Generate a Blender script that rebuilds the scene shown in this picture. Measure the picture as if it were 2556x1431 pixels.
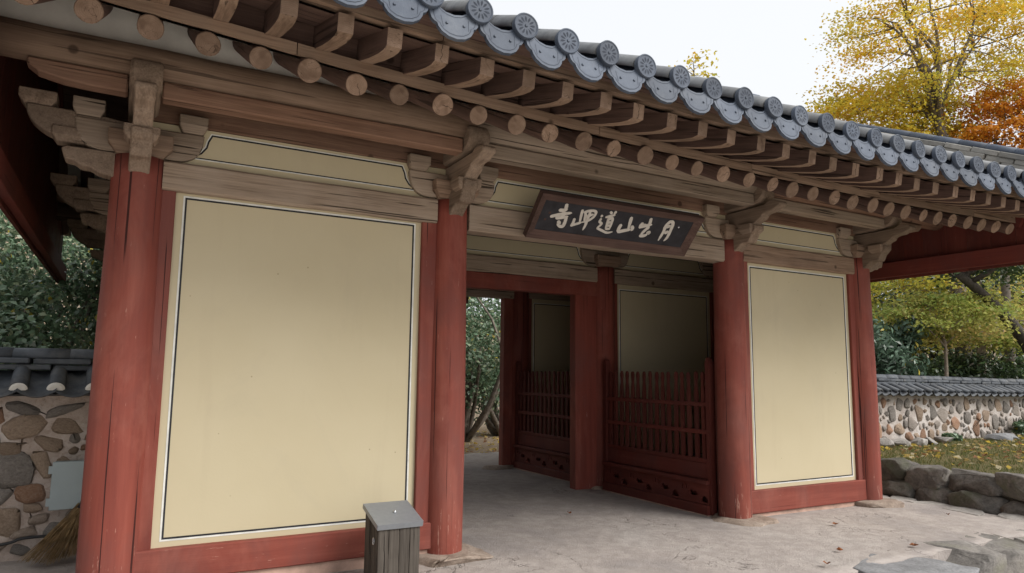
import bpy, bmesh, math, random
from mathutils import Vector, Matrix, noise

random.seed(11)
scene = bpy.context.scene
for _o in list(bpy.data.objects):
    bpy.data.objects.remove(_o)
col = scene.collection

# ------------------------------------------------------------------ camera
cam_data = bpy.data.cameras.new('camera')
cam_data.sensor_width = 36.0
cam_data.lens = 1732.9 / 2556 * 36.0
cam_data.clip_start = 0.05
cam_data.clip_end = 600.0
camera = bpy.data.objects.new('camera', cam_data)
col.objects.link(camera)
CAM_R = Vector((0.87321, -0.48722, 0.010566))
CAM_U = Vector((-0.069808, -0.103595, 0.992167))
CAM_F = Vector((0.482313, 0.867111, 0.124473))
camera.matrix_world = Matrix(((CAM_R.x, CAM_U.x, -CAM_F.x, -2.4074),
                              (CAM_R.y, CAM_U.y, -CAM_F.y, -5.4719),
                              (CAM_R.z, CAM_U.z, -CAM_F.z, 1.5),
                              (0, 0, 0, 1)))
scene.camera = camera

# ------------------------------------------------------------------ sky, sun, exposure
SUN_EL = math.radians(42)
SUN_AZ = math.radians(143)      # compass direction the light comes from, 180 = straight at the facade
world = bpy.data.worlds.new('World')
scene.world = world
world.use_nodes = True
wn = world.node_tree.nodes
wl = world.node_tree.links
wn.clear()
w_out = wn.new('ShaderNodeOutputWorld')
w_bg = wn.new('ShaderNodeBackground')
w_sky = wn.new('ShaderNodeTexSky')
w_sky.sky_type = 'NISHITA'
w_sky.sun_disc = False
w_sky.sun_elevation = SUN_EL
w_sky.sun_rotation = SUN_AZ
w_sky.air_density = 1.0
w_sky.dust_density = 6.0
w_hs = wn.new('ShaderNodeHueSaturation')
w_hs.inputs['Saturation'].default_value = 0.15
w_mix = wn.new('ShaderNodeMix')          # thick even cloud over most of the sky
w_mix.data_type = 'RGBA'
w_mix.inputs[0].default_value = 0.82
w_mix.inputs[7].default_value = (5.7, 5.85, 6.05, 1)
wl.new(w_sky.outputs[0], w_hs.inputs['Color'])
wl.new(w_hs.outputs[0], w_mix.inputs[6])
wl.new(w_mix.outputs[2], w_bg.inputs['Color'])
w_bg.inputs['Strength'].default_value = 0.075
wl.new(w_bg.outputs[0], w_out.inputs['Surface'])

sun_data = bpy.data.lights.new('sun', 'SUN')
sun_data.energy = 1.5
sun_data.angle = math.radians(36)
sun_data.color = (1.0, 0.965, 0.91)
sun = bpy.data.objects.new('sun', sun_data)
col.objects.link(sun)
_sd = Vector((math.sin(SUN_AZ) * math.cos(SUN_EL), math.cos(SUN_AZ) * math.cos(SUN_EL), math.sin(SUN_EL)))
sun.rotation_euler = _sd.to_track_quat('Z', 'Y').to_euler()
sun.location = (0, -12, 14)

scene.view_settings.view_transform = 'Standard'
scene.view_settings.look = 'None'
scene.view_settings.exposure = 1.30
scene.view_settings.gamma = 1.0
scene.view_settings.use_curve_mapping = False
scene.render.engine = 'CYCLES'

# ------------------------------------------------------------------ materials
MATS = {}


def srgb(r, g, b):
    f = lambda c: (c / 255 / 12.92) if c <= 10 else ((c / 255 + 0.055) / 1.055) ** 2.4
    return (f(r), f(g), f(b))


class NT:
    """small wrapper to write node trees tersely"""
    def __init__(s, name, rough=0.8, spec=0.25):
        s.m = bpy.data.materials.new(name)
        s.m.use_nodes = True
        s.n = s.m.node_tree.nodes
        s.l = s.m.node_tree.links
        s.p = s.n['Principled BSDF']
        s.p.inputs['Roughness'].default_value = rough
        s.p.inputs['Specular IOR Level'].default_value = spec
        MATS[name] = s.m
        s.tc = None
        s.oi = None

    def link(s, a, b):
        s.l.new(a, b)

    def coords(s, scale=(1, 1, 1), rand=True, kind='Object'):
        if s.tc is None:
            s.tc = s.n.new('ShaderNodeTexCoord')
        mp = s.n.new('ShaderNodeMapping')
        mp.inputs['Scale'].default_value = scale
        s.link(s.tc.outputs[kind], mp.inputs['Vector'])
        if rand:
            if s.oi is None:
                s.oi = s.n.new('ShaderNodeObjectInfo')
            mu = s.n.new('ShaderNodeMath')
            mu.operation = 'MULTIPLY'
            mu.inputs[1].default_value = 63.0
            s.link(s.oi.outputs['Random'], mu.inputs[0])
            s.link(mu.outputs[0], mp.inputs['Location'])
        return mp.outputs[0]

    def noise(s, vec, scale=5, detail=4, rough=0.55, dist=0.0):
        t = s.n.new('ShaderNodeTexNoise')
        t.inputs['Scale'].default_value = scale
        t.inputs['Detail'].default_value = detail
        t.inputs['Roughness'].default_value = rough
        t.inputs['Distortion'].default_value = dist
        s.link(vec, t.inputs['Vector'])
        return t.outputs['Fac']

    def voronoi(s, vec, scale=5, feature='F1', out='Distance'):
        t = s.n.new('ShaderNodeTexVoronoi')
        t.feature = feature
        t.inputs['Scale'].default_value = scale
        s.link(vec, t.inputs['Vector'])
        return t.outputs[out]

    def ramp(s, fac, stops):
        t = s.n.new('ShaderNodeValToRGB')
        e = t.color_ramp.elements
        while len(e) < len(stops):
            e.new(0.5)
        for i, (p, c) in enumerate(stops):
            e[i].position = p
            e[i].color = (c[0], c[1], c[2], 1) if not isinstance(c, (int, float)) else (c, c, c, 1)
        s.link(fac, t.inputs[0])
        return t.outputs[0]

    def mix(s, fac, a, b, mode='MIX'):
        t = s.n.new('ShaderNodeMix')
        t.data_type = 'RGBA'
        t.blend_type = mode
        for sock, v in ((0, fac), (6, a), (7, b)):
            if isinstance(v, (int, float)):
                t.inputs[sock].default_value = v
            elif isinstance(v, tuple):
                t.inputs[sock].default_value = (v[0], v[1], v[2], 1)
            else:
                s.link(v, t.inputs[sock])
        return t.outputs[2]

    def math(s, op, a, b=0.0):
        t = s.n.new('ShaderNodeMath')
        t.operation = op
        for i, v in enumerate((a, b)):
            if isinstance(v, (int, float)):
                t.inputs[i].default_value = v
            else:
                s.link(v, t.inputs[i])
        return t.outputs[0]

    def tint(s, color, amount=0.25):
        """vary brightness from object to object"""
        if s.oi is None:
            s.oi = s.n.new('ShaderNodeObjectInfo')
        h = s.n.new('ShaderNodeHueSaturation')
        v = s.math('MULTIPLY_ADD', s.oi.outputs['Random'], amount)
        v.node.inputs[2].default_value = 1.0 - amount / 2
        s.link(v, h.inputs['Value'])
        s.link(color, h.inputs['Color'])
        return h.outputs[0]

    def done(s, color, bump=None, strength=0.3, dist=0.01, rough=None):
        if isinstance(color, tuple):
            s.p.inputs['Base Color'].default_value = (*color, 1)
        else:
            s.link(color, s.p.inputs['Base Color'])
        if bump is not None:
            b = s.n.new('ShaderNodeBump')
            b.inputs['Strength'].default_value = strength
            b.inputs['Distance'].default_value = dist
            s.link(bump, b.inputs['Height'])
            s.link(b.outputs[0], s.p.inputs['Normal'])
        if rough is not None:
            s.link(rough, s.p.inputs['Roughness'])
        return s.m


def wood_material(name, dark, mid, light, axis=0, tint=0.35, grey=None, cracks=0.6, knots=True):
    t = NT(name, 0.82, 0.2)
    sc = [16.0, 16.0, 16.0]
    sc[axis] = 1.1
    fine = [90.0, 90.0, 90.0]
    fine[axis] = 2.2
    ck = [34.0, 34.0, 34.0]
    ck[axis] = 0.75
    v1 = t.coords(tuple(sc))
    g1 = t.noise(v1, 1.0, 5, 0.62, 0.6)
    c = t.ramp(g1, [(0.28, dark), (0.5, mid), (0.74, light)])
    v2 = t.coords(tuple(fine))
    g2 = t.noise(v2, 1.0, 3, 0.6)
    c = t.mix(0.40, c, t.ramp(g2, [(0.28, tuple(x * 0.40 for x in dark)), (0.70, tuple(min(1, x * 1.08) for x in light))]))
    big = t.noise(t.coords((1.3, 1.3, 1.3)), 1.6, 3, 0.6)
    c = t.mix(t.ramp(big, [(0.4, 0.0), (0.7, 0.55)]), c, grey or light)
    g3 = t.noise(t.coords(tuple(ck)), 1.0, 2, 0.5, 0.3)
    crk = t.ramp(g3, [(0.635, 0.0), (0.66, cracks)])
    c = t.mix(crk, c, tuple(x * 0.16 for x in dark))
    kn = t.voronoi(t.coords((3.1, 3.1, 3.1)), 1.0)
    if knots:
        c = t.mix(t.ramp(kn, [(0.07, 0.75), (0.11, 0.0)]), c, tuple(x * 0.4 for x in dark))
    c = t.tint(c, tint)
    h = t.math('SUBTRACT', t.math('MULTIPLY_ADD', g2, 0.5), t.math('MULTIPLY', crk, 1.2))
    return t.done(c, h, 0.8, 0.008)


WB = dict(dark=(0.125, 0.077, 0.051), mid=(0.245, 0.160, 0.110), light=(0.345, 0.242, 0.175))
wood_x = wood_material('wood_brown', axis=0, grey=(0.30, 0.215, 0.160), **WB)
WG = dict(dark=(0.17, 0.12, 0.085), mid=(0.30, 0.225, 0.165), light=(0.40, 0.315, 0.245))
wood_grey = wood_material('wood_weathered', axis=0, grey=(0.36, 0.29, 0.23), cracks=0.85, **WG)
WR = dict(dark=(0.105, 0.056, 0.038), mid=(0.195, 0.108, 0.074), light=(0.275, 0.165, 0.112))
wood_red = wood_material('wood_reddish', axis=0, grey=(0.24, 0.15, 0.108), **WR)
WA = dict(dark=(0.115, 0.078, 0.056), mid=(0.225, 0.162, 0.118), light=(0.325, 0.245, 0.185))
wood_arm = wood_material('wood_carved', axis=1, grey=(0.29, 0.22, 0.17), knots=False, cracks=0.15, **WA)
wood_box = wood_material('wood_box', (0.03, 0.024, 0.019), (0.070, 0.058, 0.048), (0.125, 0.108, 0.092), axis=2,
                         grey=(0.095, 0.082, 0.070), cracks=0.9)
wood_dark = wood_material('wood_shaded_brown', (0.052, 0.031, 0.026), (0.094, 0.057, 0.047), (0.145, 0.092, 0.075), axis=0)  # brown darkened to put the shade of rafter sides and soffits into colour

# end grain of the timbers
t = NT('wood_end_grain', 0.85, 0.15)
v = t.coords((1, 1, 1), rand=False)
n1 = t.noise(t.coords((14, 14, 14)), 1, 4, 0.6)
c = t.ramp(n1, [(0.3, (0.19, 0.125, 0.088)), (0.6, (0.275, 0.19, 0.14)), (0.8, (0.33, 0.24, 0.18))])
n2 = t.noise(t.coords((6, 6, 6)), 1, 2, 0.5, 1.5)
c = t.mix(t.ramp(n2, [(0.60, 0.0), (0.68, 0.55)]), c, (0.12, 0.075, 0.052))
n3 = t.noise(t.coords((9, 9, 9)), 1.0, 2, 0.4, 2.5)
ck = t.ramp(n3, [(0.485, 0.0), (0.5, 0.8), (0.515, 0.0)])
sep = t.n.new('ShaderNodeSeparateXYZ')
t.link(v, sep.inputs[0])
rad_ = t.math('SQRT', t.math('ADD', t.math('POWER', sep.outputs[1], 2.0), t.math('POWER', sep.outputs[2], 2.0)))
rad_ = t.math('ADD', rad_, t.math('MULTIPLY', n2, 0.018))
ring_ = t.math('SINE', t.math('MULTIPLY', rad_, 620.0))
c = t.mix(t.ramp(ring_, [(0.35, 0.0), (0.9, 0.28)]), c, (0.15, 0.095, 0.066))
side_ = t.math('ADD', sep.outputs[1], t.math('MULTIPLY', t.math('SUBTRACT', n3, 0.5), 0.05))
spl = t.math('MULTIPLY', t.math('LESS_THAN', t.math('ABSOLUTE', side_), 0.0026), t.math('GREATER_THAN', sep.outputs[2], -0.006))
if t.oi is None:
    t.oi = t.n.new('ShaderNodeObjectInfo')
spl = t.math('MULTIPLY', spl, t.math('GREATER_THAN', t.oi.outputs['Random'], 0.62))
c = t.mix(t.math('MULTIPLY', spl, 0.8), c, (0.04, 0.025, 0.018))
ck2 = t.mix(t.ramp(t.noise(t.coords((3, 3, 3)), 1, 1), [(0.5, 0.0), (0.56, 1.0)]), (0, 0, 0), ck)
c = t.mix(ck2, c, (0.05, 0.03, 0.02))
c = t.tint(c, 0.5)
wood_end = t.done(c, n1, 0.3, 0.004)


def red_material(name, axis, crack_at=0.70, deep=1.0, foot=False):
    t = NT(name, 0.68, 0.22)
    sc = [12.0, 12.0, 12.0]
    sc[axis] = 0.7
    n1 = t.noise(t.coords(tuple(sc)), 1, 5, 0.6)
    c = t.ramp(n1, [(0.25, (0.165, 0.040, 0.030)), (0.55, (0.230, 0.058, 0.041)), (0.8, (0.30, 0.090, 0.064))])
    big = t.noise(t.coords((2.1, 2.1, 1.0)), 1, 5, 0.65, 0.4)
    c = t.mix(t.ramp(big, [(0.44, 0.0), (0.66, 0.7)]), c, (0.165, 0.062, 0.052))
    pal = t.noise(t.coords((1.3, 1.3, 0.7)), 1.2, 5, 0.7, 0.6)
    c = t.mix(t.ramp(pal, [(0.5, 0.0), (0.7, 0.42)]), c, (0.36, 0.135, 0.10))
    fine = [46.0, 46.0, 46.0]
    fine[axis] = 5.0
    ch = t.noise(t.coords(tuple(fine)), 1, 4, 0.7)
    lim = 0.68
    if foot:
        sep = t.n.new('ShaderNodeSeparateXYZ')
        t.link(t.tc.outputs['Object'], sep.inputs[0])
        low = t.ramp(sep.outputs[2], [(0.0, 0.11), (0.55, 0.0)])
        ch2 = t.math('ADD', ch, low)
    else:
        ch2 = ch
    chip = t.ramp(ch2, [(lim, 0.0), (lim + 0.04, 0.6)])
    c = t.mix(chip, c, (0.46, 0.27, 0.21))
    ck = [40.0, 40.0, 40.0]
    ck[axis] = 0.36
    g3 = t.noise(t.coords(tuple(ck)), 1.0, 2, 0.5, 0.25)
    crk = t.ramp(g3, [(crack_at, 0.0), (crack_at + 0.018, 0.92)])
    c = t.mix(crk, c, (0.030, 0.010, 0.009))
    if deep != 1.0:
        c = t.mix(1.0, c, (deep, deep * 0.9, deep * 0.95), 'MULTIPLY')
    c = t.tint(c, 0.14)
    h = t.math('SUBTRACT', t.math('MULTIPLY', ch, 0.4), crk)
    return t.done(c, h, 0.6, 0.007)


red_col = red_material('red_paint_column', 2, 0.665, 1.0, True)
red_z = red_material('red_paint_upright', 2, 0.70)
red_x = red_material('red_paint_level', 0, 0.735)
red_dark = red_material('red_paint_shaded', 2, 0.72, 0.5)  # red paint darkened so its colour carries the shade on wind boards and fences
red_dark_x = red_material('red_paint_shaded_level', 0, 0.74, 0.62)  # level copy of the same shade-darkened red

t = NT('cream_plaster', 0.9, 0.15)
n1 = t.noise(t.coords((1, 1, 1)), 1.1, 4, 0.55)
n2 = t.noise(t.coords((1, 1, 1)), 55, 3, 0.6)
c = t.ramp(n1, [(0.3, (0.53, 0.458, 0.308)), (0.7, (0.565, 0.493, 0.34))])
n4 = t.noise(t.coords((5, 5, 0.6)), 1, 4, 0.6)
c = t.mix(t.ramp(n4, [(0.56, 0.0), (0.75, 0.35)]), c, (0.475, 0.40, 0.275))
sp = t.voronoi(t.coords((4.3, 4.3, 4.3)), 1.0)
c = t.mix(t.ramp(sp, [(0.022, 0.6), (0.032, 0.0)]), c, (0.25, 0.19, 0.12))
n5 = t.noise(t.coords((0.7, 0.7, 0.7)), 1.0, 6, 0.7, 0.8)
c = t.mix(t.ramp(n5, [(0.52, 0.0), (0.66, 0.22)]), c, (0.44, 0.385, 0.285))
cream = t.done(c, n2, 0.12, 0.004)


def plain(name, color, rough=0.8, spec=0.25, var=0.12, scale=20, bump=0.1, metallic=0.0, tint=0.0):
    t = NT(name, rough, spec)
    n1 = t.noise(t.coords((1, 1, 1)), scale, 4, 0.6)
    lo = tuple(x * (1 - var) for x in color)
    hi = tuple(min(1, x * (1 + var)) for x in color)
    c = t.ramp(n1, [(0.3, lo), (0.7, hi)])
    if tint:
        c = t.tint(c, tint)
    t.p.inputs['Metallic'].default_value = metallic
    return t.done(c, n1, bump, 0.005)


line_white = plain('line_white', (0.70, 0.70, 0.66), 0.8, var=0.15, scale=9)
line_black = plain('line_black', (0.028, 0.028, 0.032), 0.7, var=0.4, scale=9)
white_plaster = plain('white_plaster', (0.66, 0.64, 0.60), 0.9, var=0.1, scale=6, bump=0.2)
pink_mortar = plain('pink_mortar', (0.48, 0.32, 0.255), 0.9, var=0.25, scale=7, bump=0.4)
board_black = plain('plaque_board', (0.026, 0.025, 0.030), 0.6, var=0.4, scale=8, bump=0.1)
frame_brown = wood_material('plaque_frame', (0.045, 0.026, 0.022), (0.075, 0.043, 0.036), (0.12, 0.075, 0.062), axis=0, cracks=0.3)
ink_cream = plain('plaque_letter', (0.56, 0.52, 0.47), 0.8, var=0.08)
metal_lid = plain('grey_metal', (0.25, 0.265, 0.285), 0.42, 0.5, var=0.06, scale=30, bump=0.03, metallic=0.35)
steel = plain('bright_steel', (0.6, 0.62, 0.64), 0.25, 0.5, var=0.05, metallic=0.9)
box_paint = plain('pale_grey_paint', (0.33, 0.39, 0.41), 0.5, 0.4, var=0.05, scale=5, bump=0.03)
rubber = plain('black_rubber', (0.018, 0.018, 0.02), 0.5, 0.4)
straw = plain('straw', (0.30, 0.205, 0.105), 0.9, var=0.5, scale=18)
dry_leaf = plain('dry_leaf', (0.27, 0.105, 0.045), 0.8, var=0.35, scale=30, tint=0.6)
bark = plain('bark_grey', (0.16, 0.135, 0.112), 0.95, var=0.45, scale=14, bump=0.7)
bark_pale = plain('bark_pale', (0.33, 0.27, 0.215), 0.95, var=0.3, scale=14, bump=0.6)
bark_dark = plain('bark_dark', (0.065, 0.055, 0.046), 0.95, var=0.4, scale=14, bump=0.7)


def tile_material(name, lo, hi, wear):
    t = NT(name, 0.62, 0.35)
    n1 = t.noise(t.coords((1, 1, 1)), 9, 5, 0.6)
    n2 = t.noise(t.coords((1, 1, 1)), 60, 3, 0.6)
    c = t.ramp(n1, [(0.3, lo), (0.7, hi)])
    n3 = t.noise(t.coords((1, 1, 1)), 3.5, 5, 0.7)
    c = t.mix(t.ramp(n3, [(0.5, 0.0), (0.7, 0.6)]), c, wear)
    c = t.tint(c, 0.45)
    return t.done(c, n2, 0.3, 0.003)


tile_blue = tile_material('roof_tile_blue', (0.046, 0.059, 0.086), (0.072, 0.089, 0.122), (0.115, 0.128, 0.150))
tile_top = tile_material('roof_tile_worn', (0.13, 0.136, 0.146), (0.205, 0.212, 0.222), (0.28, 0.276, 0.265))
tile_dark = tile_material('wall_tile_dark', (0.040, 0.045, 0.054), (0.085, 0.094, 0.108), (0.15, 0.148, 0.145))
tile_line = plain('tile_groove', (0.035, 0.042, 0.058), 0.8, var=0.2)
tile_slab = tile_material('ridge_slab', (0.20, 0.19, 0.17), (0.33, 0.31, 0.28), (0.16, 0.165, 0.17))


def stone_material(name, cols, moss=None, tint=0.5, scale=6):
    t = NT(name, 0.88, 0.2)
    n1 = t.noise(t.coords((1, 1, 1)), scale, 6, 0.65, 0.4)
    k = len(cols)
    c = t.ramp(n1, [(0.25 + 0.5 * i / (k - 1), cc) for i, cc in enumerate(cols)])
    n2 = t.noise(t.coords((1, 1, 1)), scale * 6, 4, 0.7)
    c = t.mix(t.ramp(n2, [(0.35, 0.35), (0.55, 0.0)]), c, tuple(x * 0.4 for x in cols[0]))
    if moss:
        n3 = t.noise(t.coords((1, 1, 1)), 3.0, 4, 0.6)
        c = t.mix(t.ramp(n3, [(0.52, 0.0), (0.68, 0.7)]), c, moss)
    c = t.tint(c, tint)
    return t.done(c, t.math('ADD', n1, t.math('MULTIPLY', n2, 0.5)), 0.7, 0.02)


stone_tan = stone_material('stone_tan', [(0.20, 0.145, 0.105), (0.30, 0.225, 0.168), (0.39, 0.305, 0.235)], tint=0.4)
stone_grey = stone_material('stone_grey', [(0.13, 0.118, 0.108), (0.225, 0.20, 0.18), (0.31, 0.28, 0.25)], tint=0.4)
stone_pale = stone_material('stone_pale', [(0.24, 0.20, 0.175), (0.33, 0.285, 0.25), (0.42, 0.37, 0.33)], tint=0.4)
stone_rust = stone_material('stone_rust', [(0.22, 0.115, 0.07), (0.30, 0.18, 0.12), (0.35, 0.26, 0.2)])
stone_moss = stone_material('stone_mossy', [(0.075, 0.068, 0.062), (0.15, 0.135, 0.122), (0.25, 0.225, 0.205)],
                            moss=(0.075, 0.08, 0.045))
stone_edge = stone_material('stone_edge', [(0.13, 0.12, 0.11), (0.24, 0.222, 0.205), (0.34, 0.315, 0.29)], moss=(0.17, 0.165, 0.12), tint=0.25)
stone_floor = stone_material('stone_floor', [(0.23, 0.21, 0.195), (0.34, 0.315, 0.29), (0.42, 0.395, 0.365)], tint=0.25)
stone_base = stone_material('stone_base', [(0.21, 0.16, 0.125), (0.34, 0.27, 0.22), (0.43, 0.36, 0.30)], tint=0.2)
stone_blue = stone_material('stone_blue', [(0.19, 0.19, 0.195), (0.265, 0.265, 0.272), (0.34, 0.34, 0.345)], tint=0.2)
stone_step = stone_material('stone_step', [(0.38, 0.395, 0.42), (0.44, 0.455, 0.48), (0.50, 0.515, 0.54)], tint=0.0, scale=3)

t = NT('mud_mortar', 0.95, 0.1)
n1 = t.noise(t.coords((1, 1, 1), False), 3.5, 5, 0.6)
n2 = t.noise(t.coords((1, 1, 1), False), 34, 4, 0.7)
c = t.ramp(n1, [(0.3, (0.34, 0.268, 0.222)), (0.5, (0.45, 0.372, 0.325)), (0.68, (0.55, 0.49, 0.455))])
c = t.mix(t.ramp(n2, [(0.3, 0.4), (0.5, 0.0)]), c, (0.22, 0.16, 0.12))
mortar = t.done(c, t.math('ADD', n1, t.math('MULTIPLY', n2, 0.6)), 0.8, 0.03)

t = NT('white_mortar', 0.95, 0.1)
n1 = t.noise(t.coords((1, 1, 1), False), 2.2, 5, 0.65)
n2 = t.noise(t.coords((1, 1, 1), False), 30, 4, 0.7)
c = t.ramp(n1, [(0.3, (0.36, 0.305, 0.272)), (0.5, (0.48, 0.43, 0.395)), (0.7, (0.60, 0.56, 0.535))])
c = t.mix(t.ramp(n2, [(0.3, 0.35), (0.5, 0.0)]), c, (0.25, 0.2, 0.17))
mortar_white = t.done(c, t.math('ADD', n1, t.math('MULTIPLY', n2, 0.6)), 0.8, 0.03)

# trodden lime-earth floor of the gate
t = NT('earth_floor', 0.93, 0.15)
vv = t.coords((1, 1, 1), False)
n1 = t.noise(vv, 0.8, 5, 0.6, 0.6)
n2 = t.noise(vv, 7, 5, 0.65)
n3 = t.noise(vv, 70, 4, 0.7)
c = t.ramp(n1, [(0.34, (0.33, 0.298, 0.285)), (0.5, (0.435, 0.385, 0.355)), (0.68, (0.475, 0.43, 0.40))])
c = t.mix(t.ramp(n2, [(0.42, 0.4), (0.6, 0.0)]), c, (0.27, 0.235, 0.215))
c = t.mix(t.ramp(n3, [(0.68, 0.0), (0.76, 0.6)]), c, (0.55, 0.52, 0.49))
c = t.mix(t.ramp(n3, [(0.22, 0.6), (0.3, 0.0)]), c, (0.15, 0.13, 0.12))
gr = t.voronoi(t.coords((13, 13, 13), False), 1.0)
c = t.mix(t.ramp(gr, [(0.06, 0.6), (0.1, 0.0)]), c, (0.19, 0.16, 0.14))
n7 = t.noise(t.coords((1, 1, 1), False), 180, 3, 0.7)
c = t.mix(t.ramp(n7, [(0.32, 0.45), (0.45, 0.0)]), c, (0.24, 0.21, 0.19))
c = t.mix(t.ramp(n7, [(0.60, 0.0), (0.70, 0.4)]), c, (0.58, 0.54, 0.50))
n8 = t.noise(t.coords((1, 1, 1), False), 1.6, 6, 0.55, 1.0)
fis = t.ramp(n8, [(0.4955, 0.0), (0.5, 0.75), (0.5045, 0.0)])
fm = t.ramp(t.noise(t.coords((1, 1, 1), False), 0.7, 2), [(0.54, 0.0), (0.6, 1.0)])
fis = t.math('MULTIPLY', fis, fm)
c = t.mix(fis, c, (0.10, 0.085, 0.075))
floor_mat = t.done(c, t.math('SUBTRACT', t.math('ADD', n2, t.math('MULTIPLY', n3, 0.6)), fis), 0.75, 0.025)

t = NT('bare_soil', 0.95, 0.1)
vv = t.coords((1, 1, 1), False)
n1 = t.noise(vv, 0.5, 6, 0.65)
n3 = t.noise(vv, 22, 5, 0.7)
c = t.ramp(n1, [(0.35, (0.16, 0.12, 0.085)), (0.65, (0.30, 0.245, 0.195))])
c = t.mix(t.ramp(n3, [(0.5, 0.0), (0.62, 0.6)]), c, (0.30, 0.21, 0.10))
soil_mat = t.done(c, n3, 0.7, 0.03)

t = NT('pale_sand', 0.95, 0.1)
vv = t.coords((1, 1, 1), False)
n1 = t.noise(vv, 0.6, 5, 0.6)
n3 = t.noise(vv, 60, 4, 0.7)
c = t.ramp(n1, [(0.35, (0.50, 0.455, 0.405)), (0.65, (0.59, 0.545, 0.49))])
c = t.mix(t.ramp(n3, [(0.3, 0.4), (0.45, 0.0)]), c, (0.25, 0.22, 0.19))
sand_mat = t.done(c, n3, 0.5, 0.01)

t = NT('turf', 0.95, 0.1)
vv = t.coords((1, 1, 1), False)
n1 = t.noise(vv, 1.1, 6, 0.65)
n3 = t.noise(vv, 26, 5, 0.7)
c = t.ramp(n1, [(0.32, (0.10, 0.092, 0.042)), (0.5, (0.155, 0.13, 0.062)), (0.7, (0.21, 0.155, 0.085))])
c = t.mix(t.ramp(n3, [(0.45, 0.0), (0.65, 0.55)]), c, (0.075, 0.088, 0.03))
turf_mat = t.done(c, n3, 0.9, 0.04)


def leaf_material(name, rough=0.5, trans=0.35, spec=0.35):
    t = NT(name, rough, spec)
    a = t.n.new('ShaderNodeVertexColor')
    a.layer_name = 'tint'
    n1 = t.noise(t.coords((1, 1, 1), False), 30, 3, 0.6)
    c = t.mix(t.ramp(n1, [(0.3, 0.18), (0.6, 0.0)]), a.outputs[0], (0.05, 0.05, 0.02), 'MIX')
    t.link(c, t.p.inputs['Base Color'])
    tr = t.n.new('ShaderNodeBsdfTranslucent')
    t.link(c, tr.inputs['Color'])
    mx = t.n.new('ShaderNodeMixShader')
    mx.inputs[0].default_value = trans
    t.link(t.p.outputs[0], mx.inputs[1])
    t.link(tr.outputs[0], mx.inputs[2])
    t.link(mx.outputs[0], t.n['Material Output'].inputs['Surface'])
    return t.m


leaf_gloss = leaf_material('leaf_evergreen', 0.36, 0.25, 0.5)
leaf_soft = leaf_material('leaf_autumn', 0.6, 0.45, 0.25)

# ------------------------------------------------------------------ object helpers
WM = {}


def attach(o, parent):
    if parent is not None:
        o.parent = parent
        o.matrix_parent_inverse = WM[parent.name].inverted()


def place(o, parent, loc=(0, 0, 0), rot=None):
    """loc / rot are given in world space whatever the parent"""
    m = Matrix.Translation(Vector(loc))
    if rot is not None:
        r = rot.to_matrix().to_4x4() if not isinstance(rot, Matrix) else rot.to_4x4()
        m = m @ r
    o.matrix_basis = m
    WM[o.name] = m
    attach(o, parent)


def obj(name, me, parent=None, loc=(0, 0, 0), rot=None, mats=None):
    o = bpy.data.objects.new(name, me)
    col.objects.link(o)
    if mats is not None and not me.materials:
        for m in (mats if isinstance(mats, (list, tuple)) else [mats]):
            me.materials.append(m)
    place(o, parent, loc, rot)
    return o


def empty(name, loc, label, category, group=None):
    o = bpy.data.objects.new(name, None)
    col.objects.link(o)
    o.empty_display_size = 0.2
    place(o, None, loc)
    tag(o, label, category, group)
    return o


def tag(o, label, category, group=None):
    o['label'] = label
    o['category'] = category
    if group:
        o['group'] = group
    return o


def structure(o):
    o['kind'] = 'structure'
    return o


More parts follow.
